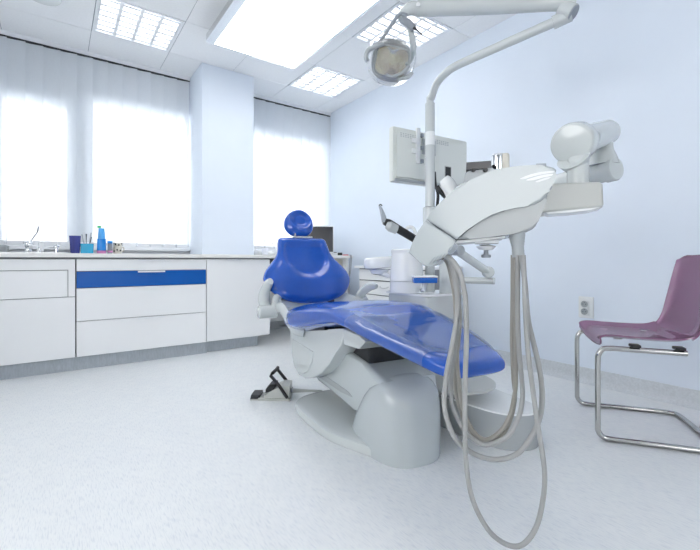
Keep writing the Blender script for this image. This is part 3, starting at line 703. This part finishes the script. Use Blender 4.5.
# short post and folding arm to the right
c3 = pw(446, 270, 2.36)
bm = BM(); lathe(bm, [(.038, .669), (.038, .86), (.034, .866), (.001, .867)], (c3.x, c3.y, 0), 28); obj('arm_post', bm, m_shell, unit, True)
e1 = pw(490, 281, 2.2); s1_ = Vector((c3.x, c3.y, e1.z)); e1b = pw(488, 272, 2.2)
bm = BM(); tube(bm, [s1_, e1+Rt*.025], .018, 16); o = obj('lower_arm', bm, m_shell, unit, True)
bm = BM(); lathe(bm, [(.005, -.022), (.026, -.022), (.030, -.016), (.030, .016), (.026, .022), (.005, .022)], e1b, 24, axis=F); lathe(bm, [(.016, -.035), (.016, -.012)], e1b, 16); obj('elbow', bm, m_shell, unit, True)
u0 = pw(459, 252, 2.1)
bm = BM(); tube(bm, [e1b, u0], .021, 16); obj('upper_arm', bm, m_shell, unit, True)
bm = BM(); lathe(bm, [(.005, -.025), (.026, -.025), (.026, .025), (.005, .025)], pw(457.5, 250.5, 2.1), 20, axis=F-Rt*.5); obj('wrist', bm, m_lgrey, unit, True)

# lamp pole
Pp = pw(430, 200, 2.45); px_, py_ = Pp.x, Pp.y
bm = BM(); lathe(bm, [(.0285, .668), (.0285, 1.8), (.026, 1.808), (.021, 1.81)], (px_, py_, 0), 28)
pole = obj('lamp_pole', bm, m_shell, unit, True)

# ------------------------------------------------------------ operating lamp (arm and head)
lampT = thing('operating_lamp', 'dental operating lamp on a long bent overhead arm', 'lamp', (px_, py_, 1.80))
el = pw(572, 16, 2.0)
pts = [(px_, py_, 1.80), (px_, py_, 1.84)]+[pw(*q) for q in ((431.5, 98, 2.44), (436, 85, 2.42), (445, 74, 2.38), (458, 65, 2.34))]+[pw(500, 46, 2.2), pw(556, 21.5, 2.04), el]
bm = BM(); P = smooth(pts, 6); tube(bm, P, [.021, .021, .021, .022, .023, .024, .024], 18); obj('lower_arm', bm, m_shell, lampT, True)
bm = BM(); ad = (pw(574, 14, 2.0)-pw(556, 21, 2.04)).normalized()
tube(bm, [pw(553, 23, 2.04), pw(571, 14.5, 2.0)], .032, 20); obj('sleeve', bm, m_shell, lampT, True)
bm = BM(); ec = pw(568, 11, 2.0); fx = (Rt*.62-Vector((0, 0, 1))*.62-F*.48).normalized()
lathe(bm, [(.005, -.042), (.034, -.042), (.040, -.036), (.040, .028)], ec, 28, axis=fx); ek = obj('elbow', bm, m_shell, lampT, True)
bm = BM(); lathe(bm, [(.036, .028), (.036, .034), (.001, .036)], ec, 28, axis=fx); obj('elbow_cap', bm, m_grey, ek, True)['label'] = 'dark grey cap'
# spring arm
bm = BM(); A, B = pw(572, 3, 2.0), pw(417, 8.5, 2.12)
tube(bm, [A+Rt*.01, A.lerp(B, .05), A.lerp(B, .25), A.lerp(B, .5), A.lerp(B, .9), B], [.030, .034, .036, .040, .040, .038], 20, up=(0, 0, 1)); obj('spring_arm', bm, m_shell, lampT, True)
bm = BM(); lathe(bm, [(.001, -.006), (.011, -.006), (.011, .002), (.001, .002)], pw(418, 5, 2.075), 14, axis=F); obj('screw_cap', bm, m_pure, lampT, True)
bm = BM(); N_ = pw(403, 14, 2.12); tube(bm, smooth([pw(420, 8.5, 2.12), pw(410, 9, 2.12), N_, pw(400, 19, 2.12)]), [.037, .032, .024, .018], 18); obj('neck', bm, m_shell, lampT, True)
bm = BM(); lathe(bm, [(.018, .0), (.024, .01), (.024, .022), (.018, .03)], pw(402, 19, 2.12), 20); obj('swivel', bm, m_shell, lampT, True)
# grey bar handle and yoke arm
bm = BM(); tube(bm, smooth([pw(407, 15.5, 2.1), pw(401, 14, 2.1), pw(396, 18, 2.1), pw(386, 33, 2.08), pw(379, 43, 2.06), pw(374, 45, 2.05)]), .0095, 12); obj('bar_handle', bm, m_grey, lampT, True)
bm = BM(); tube(bm, [pw(401, 19, 2.11), pw(408, 23, 2.11), pw(414, 29, 2.11)], [.018, .020, .017], 14, flat=1.1); obj('joint_block', bm, m_grey, lampT, True)
bm = BM(); tube(bm, smooth([pw(407, 20, 2.14), pw(411, 33, 2.14), pw(413, 45, 2.14), pw(411, 57, 2.13), pw(407, 65, 2.12)]), [.013, .017, .018, .016, .012], 14, flat=.7, up=tuple(Rt)); obj('yoke', bm, m_shell, lampT, True)
bm = BM(); tube(bm, [pw(414, 28, 2.09), pw(417, 30, 2.08), pw(422, 34.5, 2.07)], [.009, .004, .003], 8); obj('switch', bm, m_black, lampT, True)
# head: local frame, n looks to the patient
hc = pw(391, 61, 2.12); nn = (-F*.62-Vector((0, 0, 1))*.62-Rt*.15).normalized(); aa = (Rt*.97+Vector((0, 0, 1))*-.18); aa = (aa-nn*aa.dot(nn)).normalized(); bb = nn.cross(aa)
if bb.z < 0: bb = -bb
def hp_(x, y, z): return hc+aa*x+bb*y+nn*z
def dish(w, h, dep, z0, e, n_=10, cx=0, cy=0):
    rings = []
    for i in range(n_+1):
        t_ = .04+.96*i/n_
        rings.append([hp_(cx+w*t_*sup(2*PI*j/40, e)[0], cy+h*t_*sup(2*PI*j/40, e)[1], z0+dep*(t_*t_-1)) for j in range(40)])
    return rings
bm = BM(); a_ = dish(.098, .105, .07, 0, 2.6); b_ = dish(.101, .108, .072, .0, 2.6)[::-1]
ringloft(bm, a_+[r for r in b_[:-1]]+[b_[-1]], cap=True); obj('reflector_shell', bm, m_pure, lampT, True, 60)
bm = BM(); a_ = dish(.082, .072, .05, -.008, 4, cx=.004, cy=-.006); ringloft(bm, a_, cap=True); 
# the closed solid needs a back: extrude slightly
bmesh.ops.solidify(bm, geom=bm.faces[:], thickness=.003); obj('mirror', bm, m_gold, lampT, True, 60)['label'] = 'amber tinted curved mirror'
bm = BM(); c = [hp_(.004+(.086)*sup(2*PI*j/48, 4)[0], -.006+.076*sup(2*PI*j/48, 4)[1], -.006) for j in range(48)]; tube(bm, c, .0045, 8, closed=True); obj('mirror_frame', bm, m_lgrey, lampT, True)
bm = BM(); lathe(bm, [(.018, 0), (.018, .012)], hp_(0, .05, -.01), 16, axis=-bb); tube(bm, [hp_(-.03, .06, 0), hp_(.0, .05, .004), hp_(.03, .062, 0)], .006, 8); obj('bulb_holder', bm, m_chrome, lampT, True)
bm = BM(); rings = dish(.118, .122, -.03, .02, 2.3, 6)
ringloft(bm, rings+[[hp_(.128*sup(2*PI*j/40, 2.3)[0], .13*sup(2*PI*j/40, 2.3)[1], -.01) for j in range(40)], [hp_(.12*sup(2*PI*j/40, 2.3)[0], .122*sup(2*PI*j/40, 2.3)[1], -.05) for j in range(40)]], cap=False); obj('clear_shield', bm, m_shield, lampT, True, 60)
bm = BM(); tube(bm, smooth([pw(383, 44, 2.03), pw(374, 47, 2.02), pw(367.5, 51, 2.02), pw(366, 58, 2.03), pw(367.5, 61, 2.04)]), [.011, .012, .011, .012], 12); obj('grip', bm, m_lgrey, lampT, True)
bm = BM(); tube(bm, smooth([pw(412, 73, 2.02), pw(407.5, 77, 2.01), pw(398, 80, 2.01)]), [.009, .012, .006], 12); obj('grip', bm, m_lgrey, lampT, True)
bm = BM(); tube(bm, smooth([pw(409, 66, 2.02), pw(402, 73, 2.01), pw(392, 76.5, 2.01), pw(386, 75, 2.01)]), .008, 10); obj('rim_bar', bm, m_lgrey, lampT, True)

# ------------------------------------------------------------ patient monitor on the pole
mo = thing('pole_monitor', 'white flat monitor seen from behind, mounted on the lamp pole', 'monitor', (px_, py_, 1.36))
A, B = pw(391, 180, 2.52), pw(465, 180, 2.86)
along = (B-A); along.z = 0; Wm = along.length; along.normalize(); nb = Vector((along.y, -along.x, 0))       # nb faces the camera
if nb.dot(F) > 0: nb = -nb
cen = (A+B)/2; zb, zt = 1.345, 1.69
def mbox(w0, w1, z0, z1, d0, d1, bev=.004, taper=0):
    bm = BM(); box(bm, (w0, d0, z0), (w1, d1, z1), bev)
    M = Matrix((( along.x, nb.x, 0, cen.x), (along.y, nb.y, 0, cen.y), (0, 0, 1, 0), (0, 0, 0, 1)))
    return xform(bm, M)
m_mon = noisy(mat('ivory_plastic', (.70, .73, .705), .35), (.70, .73, .705), .01, 4)
obj('casing', mbox(-Wm/2, Wm/2, zb, zt, -.025, .02, .010), m_mon, mo, True)
obj('back_cover', mbox(-Wm/2+.02, Wm/2-.02, zb+.03, zt-.03, .02, .03, .006), m_mon, mo, True)
obj('screen', mbox(-Wm/2+.012, Wm/2-.012, zb+.02, zt-.012, -.028, -.024, 0), m_dark, mo, True)
obj('lower_lip', mbox(-Wm/2+.01, Wm/2-.01, zb+.006, zb+.022, .018, .034, .004), m_lgrey, mo, True)
bm = BM()
for k in range(22): 
    for q in range(3):
        if 7 < k < 14: continue
        b2 = mbox(-Wm/2+.05+k*.019, -Wm/2+.061+k*.019, zt-.062+q*.01, zt-.058+q*.01, .0295, .0312, 0); tmp = bpy.data.meshes.new('t'); b2.to_mesh(tmp); b2.free(); bm.from_mesh(tmp); bpy.data.meshes.remove(tmp)
obj('vents', bm, m_lgrey, mo, True)
obj('port_panel', mbox(.105, .155, zb+.075, zb+.14, .03, .0325, 0), m_black, mo, True)
obj('port_frame', mbox(.099, .161, zb+.069, zb+.146, .029, .0318, .001), m_warm, mo, True)
bm = mbox(-.155, -.125, 1.475, 1.70, .03, .046, .003); obj('mount_rail', bm, m_pure, mo, True)
bm = mbox(-.19, -.155, 1.60, 1.63, .03, .045, .004); obj('mount_knob', bm, m_pure, mo, True)
bm = mbox(-.19, -.155, 1.535, 1.565, .03, .045, .004); obj('mount_knob', bm, m_pure, mo, True)
for z in (1.49, 1.575, 1.655):
    obj('rail_slot', mbox(-.124, -.105, z-.012, z+.012, .03, .055, .002), m_grey if z < 1.66 else m_warm, mo, True)
obj('mount_plate', mbox(-.10, .01, 1.54, 1.64, .03, .042, .003), m_lgrey, mo, True)
bm = BM(); tube(bm, [Vector((px_, py_, 1.59)), cen+nb*.035-along*.04+Vector((0, 0, 1.59-cen.z))], .02, 12); lathe(bm, [(.0288, 1.55), (.0292, 1.555), (.0292, 1.625), (.0288, 1.63)], (px_, py_, 0), 24); obj('pole_clamp', bm, m_pure, mo, True)
bm = BM(); tube(bm, smooth([pw(434.5, 172, 2.5), pw(435.5, 185, 2.49), pw(438, 196, 2.47), pw(436, 215, 2.46)]), .009, 8); obj('cable', bm, m_black, mo, True)

# ------------------------------------------------------------ delivery console
DC = 1.12
con = thing('delivery_console', 'large white curved instrument console with hoses hanging beneath', 'dental console', pw(485, 260, DC+.1).xy.to_3d())
ext = (F+Rt*.30).normalized()
def cp(L, dd=0): return [pw(x, y, DC)+ext*dd for x, y in L]
topc = [(456, 186.5), (463, 182.5), (470, 180), (479, 176), (487, 172.5), (494, 170), (502, 168.2), (510, 167), (521, 165.6), (532, 165), (542, 165.1), (550, 166), (554, 167.2), (556.8, 169.5)]
shell = [(426, 219), (429.5, 214.5), (433, 210), (439, 203.5), (446, 197), (452, 191.5)]+topc+[(556.2, 174), (553.5, 183), (549.5, 191.5), (546, 196.5), (541.5, 200.8), (535, 204), (527, 206.3), (514, 208.2), (502, 211), (492, 214.5), (484, 218.8), (476, 224), (468, 229.5), (461.5, 235), (456.5, 239.5)]
bm = BM(); prism(bm, cp(shell), ext*.30, .009, 4); sh = obj('upper_shell', bm, m_cons, con, True, 50)
nose = [(425.4, 219.8), (456, 240.3), (453.5, 245), (451, 249.5), (446, 252.2), (441.5, 256), (436, 263.5), (433, 266), (427, 267), (421.5, 264.3), (408.2, 252.6), (412, 243), (418.5, 230)]
bm = BM(); prism(bm, cp(nose, .002), ext*.28, .007, 4); obj('nose', bm, m_cons, con, True, 50)
belly = [(457, 239), (468, 230), (484, 217), (502, 209), (527, 203), (545, 195), (549, 192), (547.5, 200), (543, 212), (539, 221), (536.5, 226), (533, 229), (527, 231.5), (512, 234), (490, 236.8), (470, 239)]
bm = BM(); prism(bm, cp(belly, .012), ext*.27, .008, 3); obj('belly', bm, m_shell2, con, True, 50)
# vent slots under the nose
for k in range(5):
    a = pw(429.5+k*3.4, 263.5-k*.6, DC-.0005); b_ = pw(435+k*3.4, 257.0-k*1.2, DC-.0005)
    bm = BM(); tube(bm, [a, b_], .0008, 6); obj('nose_slot', bm, m_grey, con, True)
# three leaf shaped streaks
for L in ([(520, 178.6), (530, 174.6), (541, 172), (553, 171.2), (553, 172.6), (541, 174.6), (531, 177), (524, 179.2)],
          [(526, 180.2), (535, 177), (544, 174.8), (552.5, 173.8), (551.5, 175.8), (543, 177.6), (534, 180.2)],
          [(535.5, 181.6), (542, 179), (550.5, 177), (548.5, 179), (542.5, 180.8), (538, 182.2)]):
    bm = BM(); P = smooth(cp(L, -.0012), 3, True); prism(bm, P, ext*.0016, 0); obj('white_streak', bm, m_pure, sh, True, 60)
# rear edge clip
bm = BM(); tube(bm, [pw(550, 190, DC), pw(552, 186.5, DC)], .0022, 6); obj('clip', bm, m_grey, con, True)
# things on the deck
bm = BM(); P = [pw(x, y, DC+.05) for x, y in ((466, 170.5), (466.5, 162.2), (491, 160.5), (492, 168))]; prism(bm, P, ext*.06, .002); obj('keypad', bm, m_dark, con, True)['label'] = 'dark grey keypad block'
bm = BM(); P = [pw(x, y, DC+.04) for x, y in ((464, 184), (465, 173), (470, 170.5), (474, 171.5), (480, 169), (486, 169.5), (492, 167), (497, 172), (480, 180))]; prism(bm, P, ext*.10, .003); obj('instrument_bridge', bm, m_lgrey, con, True)
for px in (473.5, 485.5):
    bm = BM(); lathe(bm, [(.006, -.004), (.006, .006)], pw(px, 170, DC+.036), 10, axis=F); obj('bridge_hole', bm, m_black, con, True)
bm = BM(); c = pw(498, 170, DC+.10); lathe(bm, [(.0185, 0), (.0185, .042), (.016, .047), (.001, .047)], c, 28); obj('steel_cup', bm, m_chrome, con, True)['label'] = 'shiny metal cylinder'
bm = BM(); c = pw(505, 170, DC+.09); lathe(bm, [(.0125, 0), (.0125, .044), (.010, .048), (.001, .048)], c, 24); obj('beige_cup', bm, m_beige, con, True)
bm = BM(); P = [pw(x, y, DC+.03) for x, y in ((536, 166), (536.5, 163.6), (546, 163.4), (546.5, 166))]; prism(bm, P, ext*.05, .001); obj('deck_pad', bm, m_grey, con, True)
# underside tray plates and brake
bm = BM(); P = [pw(x, y, DC+.03) for x, y in ((455, 243.5), (457, 240.5), (505, 236), (505, 237.8), (480, 241))]; prism(bm, P, ext*.16, .001); obj('tray_plate', bm, m_pure, con, True)
bm = BM(); P = [pw(x, y, DC+.06) for x, y in ((475, 241), (475, 243.4), (499, 243), (499, 240))]; prism(bm, P, ext*.08, .001); lathe(bm, [(.001, -.012), (.02, -.009), (.029, 0), (.01, .006)], pw(486, 246.5, DC+.10), 28); obj('tray_pivot', bm, m_pure, con, True)
bm = BM(); lathe(bm, [(.012, -.014), (.014, -.012), (.014, -.005), (.007, -.005), (.006, .024), (.001, .024)], pw(486, 253, DC+.10), 18); tiltbox(bm, pw(486, 249, DC+.10), .012, .016, .012, .4, .002); obj('brake_knob', bm, m_grey, con, True)
# ribbed boot
bm = BM(); a = pw(516.5, 230, DC+.04); b_ = pw(518.5, 257, DC+.04); rr = []; PP = []
for k in range(19):
    t_ = k/18; PP.append(a.lerp(b_, t_)); rr.append((.0255-.0085*min(1, t_*1.6))*(1-.04*(k % 2)))
tube(bm, PP, rr, 20); obj('hose_boot', bm, m_lgrey, con, True, 60)
# hoses
H1 = [(443, 254), (452, 260), (459.7, 272), (464, 290), (465.8, 304), (466.4, 342), (465.2, 380), (465, 426), (466.8, 470), (474, 503.6), (489.6, 531.5), (508, 545), (523.6, 544), (536.6, 526), (543.3, 497.5), (544.6, 472.7), (541, 445), (537, 420), (533.5, 395), (528.5, 356.5), (525.5, 313), (524.5, 284), (523.2, 255)]
H2 = [(442, 254), (450, 259), (455.3, 272), (458.5, 298), (456, 324.4), (451.8, 347.7), (446.6, 374), (444.3, 398.5), (446.4, 417), (455.6, 438.7), (474, 454), (496, 459.6), (517.5, 453.5), (532, 436), (540, 417), (542.2, 398.5), (541.2, 381), (538, 362), (532.5, 339), (528, 318.6), (525, 284), (521.5, 255)]
H3 = [(441, 254), (449, 260), (454.5, 278), (457.5, 300), (457.5, 327), (453.9, 356.4), (451, 380), (452.5, 404.7), (462, 426.4), (476, 441.5), (490, 444.5), (508, 435.6), (518.6, 417), (522.5, 398.5), (522, 382), (519, 350.6), (517.6, 312.8), (517.8, 280), (518, 255)]
H4 = [(440, 255), (448, 262), (453, 278), (458.5, 300), (459.5, 327), (457, 356), (458.7, 380), (461.8, 404.7), (471, 427.5), (484, 439.5), (499, 432.5), (509.7, 416), (514.4, 395.5), (516, 378), (515.4, 342), (515, 298), (515, 255)]
H5 = [(439, 256), (447, 262), (451.5, 278), (455, 300), (455.5, 327), (453.5, 350), (454.5, 380), (459, 404.7), (469, 430), (486, 443), (502, 435), (511.5, 416), (515, 395.5), (513.5, 378), (512, 342), (512.6, 298), (512.8, 255)]
for Hs, d0, d1, r, m in ((H1, 1.10, 1.115, .0068, m_hose), (H2, 1.13, 1.135, .0072, m_hose), (H3, 1.152, 1.15, .0066, m_hose), (H4, 1.175, 1.17, .0062, m_hose2), (H5, 1.195, 1.19, .0062, m_hose2)):
    N = len(Hs); P = [pw(x, y, d0+(d1-d0)*k/(N-1)+(.05-(d0-1.1)*.4)*max(0, 1-k/2.5)) for k, (x, y) in enumerate(Hs)]
    bm = BM(); tube(bm, smooth(P, 6), r, 12); obj('hose', bm, m, con, True, 60)
# mounting block behind the console
bm = BM(); P = [pw(x, y, 1.20) for x, y in ((540, 183.5), (600, 181.5), (603, 184), (604, 204), (602, 207), (541, 213), (538, 211))]; prism(bm, P, (F+Rt*.45).normalized()*.12, .008, 3); obj('mount_block', bm, m_warm, con, True, 50)
bm = BM(); P = [pw(x, y, 1.205) for x, y in ((540, 210), (601, 205.5), (603, 206.5), (590, 210), (570, 212.3), (548, 214))]; prism(bm, P, (F+Rt*.45).normalized()*.10, .002, 2); obj('block_base', bm, m_pure, con, True, 50)

# ------------------------------------------------------------ the arm carrying the console
armT = thing('console_arm', 'white jointed arm with round end caps right of the console', 'support arm', pw(577, 183, 1.27))
st = pw(578, 182, 1.27)
bm = BM(); tube(bm, [st+Vector((0, 0, -.008)), st+Vector((0, 0, .03)), pw(578, 160, 1.28)], .031, 28); obj('stem', bm, m_shell, armT, True)
k0 = pw(571, 144, 1.27); k1 = pw(607, 132.5, 1.55); ax = (k1-k0).normalized()
bm = BM(); L_ = (k1-k0).length
lathe(bm, [(.001, -.006), (.055, -.004), (.062, .004), (.064, .016), (.064, .055), (.056, .07), (.050, .10), (.047, L_-.01), (.044, L_), (.001, L_+.002)], k0, 44, axis=ax); kb = obj('upper_barrel', bm, m_shell, armT, True, 50)
bm = BM(); tube(bm, [pw(573, 158, 1.275), pw(577, 166, 1.29)], [.048, .036], 24); obj('knuckle', bm, m_shell, armT, True, 60)
kn = pw(594, 137.5, 1.30); bm = BM(); lathe(bm, [(.006, -.02), (.006, 0), (.018, .004), (.022, .014), (.016, .022), (.001, .024)], pw(592, 138, 1.31), 20, axis=(Rt*.9-F*.4)); obj('lock_knob', bm, m_lgrey, armT, True)
bm = BM(); q0 = pw(603, 145, 1.50); lathe(bm, [(.052, -.075), (.046, -.05), (.034, -.02), (.031, .02), (.031, .04)], q0, 28); obj('elbow_cone', bm, m_shell, armT, True)
b1 = pw(616, 168.5, 1.46); b0 = pw(470, 198, 2.22); b0 = Vector((px_+.02, py_-.03, 1.12)); b1.z = 1.19
ax2 = (b1-b0).normalized(); L2 = (b1-b0).length
bm = BM(); lathe(bm, [(.02, .03), (.036, .035), (.038, .06), (.040, L2-.04), (.044, L2-.035), (.044, L2-.004), (.040, L2+.002), (.001, L2+.003)], b0, 32, axis=ax2); obj('lower_barrel', bm, m_shell, armT, True, 50)
bm = BM(); lathe(bm, [(.034, 1.06), (.042, 1.065), (.042, 1.175), (.034, 1.18)], (px_, py_, 0), 28); obj('pole_collar', bm, m_shell, armT, True)
bm = BM(); lathe(bm, [(.002, 0), (.002, .003)], pw(589.5, 151, 1.29), 8, axis=-F); tiltbox(bm, pw(590, 151, 1.30), .003, .014, .003, 0, 0); obj('lever_mark', bm, m_grey, armT, True)

# ------------------------------------------------------------ instruments resting in the console
hpT = thing('camera_handpiece', 'black handpiece with grey hooked tip sticking out left of the console', 'handpiece', pw(400, 235, 1.2))
bm = BM(); tube(bm, smooth([pw(422, 244, 1.20), pw(413, 238, 1.19), pw(398, 229, 1.17), pw(389, 223.5, 1.16), pw(384, 221.5, 1.155)]), [.0115, .0115, .012, .0125, .009], 16); obj('handle', bm, m_black, hpT, True)
bm = BM(); tube(bm, [pw(396.5, 229.5, 1.148), pw(390, 226.5, 1.14), pw(386.5, 225, 1.142)], [.0135, .015, .010], 14, flat=.75); obj('button_sleeve', bm, m_lgrey, hpT, True)['label'] = 'grey translucent sleeve'
bm = BM(); tube(bm, smooth([pw(384.5, 221.5, 1.155), pw(383, 215, 1.15), pw(381, 209, 1.15), pw(379.3, 205.8, 1.15)]), [.009, .0075, .005, .0028], 12, flat=.8); obj('neck', bm, m_grey, hpT, True)
bm = BM(); tube(bm, smooth([pw(379.2, 206.5, 1.15), pw(379.6, 204.9, 1.15), pw(381, 204.6, 1.15), pw(382, 206, 1.15)]), .0018, 8); obj('tip', bm, m_black, hpT, True)
spT = thing('syringe_handpiece', 'glossy white handpiece rising behind the console beside the lamp pole', 'handpiece', pw(450, 190, 1.3))
bm = BM(); tube(bm, smooth([pw(457, 205, 1.30), pw(452, 192, 1.30), pw(447, 183, 1.30), pw(443.5, 178.5, 1.30)]), [.024, .024, .023, .015], 20); obj('body', bm, m_pure, spT, True)
bm = BM(); tube(bm, smooth([pw(437, 186, 1.31), pw(440, 191, 1.31), pw(446, 198, 1.31)]), [.006, .008, .006], 10); obj('trigger', bm, m_black, spT, True)
w0 = thing('white_handpiece', 'small pale looped handpiece between the black handpiece and the console', 'handpiece', pw(410, 230, 1.25))
bm = BM(); tube(bm, smooth([pw(406, 235, 1.25), pw(406.5, 229, 1.25), pw(410, 227, 1.25), pw(414, 229, 1.25), pw(416, 236, 1.25), pw(420, 246, 1.25)]), .005, 10); obj('loop', bm, m_pure, w0, True)

# ------------------------------------------------------------ purple chair
fd = Vector((-.57, .82, 0)).normalized(); sd = Vector((fd.y, -fd.x, 0)); W_ = .50
Anr = Vector((2.095, .875, 0))
acO = Anr+sd*W_/2-fd*.21
ac = thing('cantilever_chair', 'translucent purple shell chair on a chrome cantilever frame at the right edge', 'chair', acO, math.atan2(sd.y, sd.x))
# local: x = side (0 centre), y = front
r = .0125; hw = .25
def side(s):
    x = s*hw
    return [(x, -.14, .44), (x, .10, .442), (x, .155, .442), (x, .19, .436), (x, .207, .41), (x, .21, .38), (x, .21, .25), (x, .21, .08), (x, .208, .045), (x, .19, .02), (x, .155, .0125), (x, .05, .0125), (x, -.20, .0125)]
P = [Vector(p) for p in side(-1)]+[Vector((-hw+.01, -.245, .0125)), Vector((-hw+.045, -.275, .0125)), Vector((0, -.28, .0125)), Vector((hw-.045, -.275, .0125)), Vector((hw-.01, -.245, .0125))]+[Vector(p) for p in side(1)[::-1]]
bm = BM(); tube(bm, smooth(P, 4), r, 16); obj('frame', bm, m_tubing, ac, sharp=60)
for s in (-1, 1):
    for y in (.06, -.11):
        bm = BM(); box(bm, (s*hw-.022, y-.02, .4545), (s*hw+.022, y+.02, .468), .003); obj('mount_pad', bm, m_black, ac)
prof = smooth([Vector((0, .185, .446)), Vector((0, .190, .462)), Vector((0, .178, .475)), Vector((0, .14, .480)), Vector((0, .05, .476)), Vector((0, -.08, .474)), Vector((0, -.15, .480)), Vector((0, -.20, .505)), Vector((0, -.228, .56)), Vector((0, -.248, .65)), Vector((0, -.268, .75)), Vector((0, -.288, .84)), Vector((0, -.302, .885))], 5)
K = len(prof); grid = []
for i, p in enumerate(prof):
    t_ = i/(K-1); w = .245 if t_ < .5 else .245-.03*(t_-.5)/.5
    if t_ < .06: w -= .03*(1-t_/.06)
    if t_ > .93: w -= .05*((t_-.93)/.07)**2
    tan = (prof[min(i+1, K-1)]-prof[max(i-1, 0)]).normalized(); nr = Vector((0, -tan.z, tan.y))
    if nr.z < 0 and t_ < .5: nr = -nr
    row = []
    for j in range(21):
        u = -1+2*j/20; curl = .022*abs(u)**3.5*(1 if .1 < t_ < .95 else .4)
        nrm = Vector((0, .35, .9)) if t_ < .55 else Vector((0, .9, .2))
        row.append(Vector((w*u, p.y, p.z))+nrm*curl-(Vector((0, 0, .012)) if t_ < .5 else Vector((0, .012, 0)))*(1-u*u)*.8)
    grid.append(row)
bm = BM(); V = [[bm.verts.new(p) for p in row] for row in grid]
for i in range(K-1):
    for j in range(20): bm.faces.new((V[i][j], V[i][j+1], V[i+1][j+1], V[i+1][j]))
bmesh.ops.recalc_face_normals(bm, faces=bm.faces[:]); bmesh.ops.solidify(bm, geom=bm.faces[:], thickness=.007)
obj('seat_shell', bm, m_acryl, ac, sharp=60)['label'] = 'translucent purple moulded seat and back'
for x in (-.14, .14):
    for y in (.10, -.09):
        bm = BM(); lathe(bm, [(.019, 0), (.019, .004), (.015, .006), (.001, .0065)], (x, y, .4715), 20); obj('fixing_disc', bm, m_steel, ac)

# ------------------------------------------------------------ world, lamps, camera
w = bpy.data.worlds.new('World'); bpy.context.scene.world = w; w.use_nodes = True
w.node_tree.nodes['Background'].inputs[0].default_value = (1, .995, .98, 1)
w.node_tree.nodes['Background'].inputs[1].default_value = 4.8
cam = bpy.data.cameras.new('camera'); co = bpy.data.objects.new('camera', cam); C.objects.link(co)
cam.sensor_width = 36; cam.sensor_fit = 'HORIZONTAL'; cam.lens = 406/700*36; cam.shift_y = -15/700; cam.clip_start = .02
co.location = (0, 0, EYE); co.rotation_euler = (PI/2, 0, -math.atan2(F.x, F.y))
S = bpy.context.scene; S.camera = co
S.view_settings.view_transform = 'Standard'; S.view_settings.look = 'None'; S.view_settings.exposure = .42; S.view_settings.gamma = 1; S.view_settings.use_curve_mapping = False
S.cycles.max_bounces = 10; S.cycles.diffuse_bounces = 6; S.cycles.transparent_max_bounces = 16; S.cycles.caustics_reflective = False; S.cycles.caustics_refractive = False; S.cycles.sample_clamp_indirect = 6
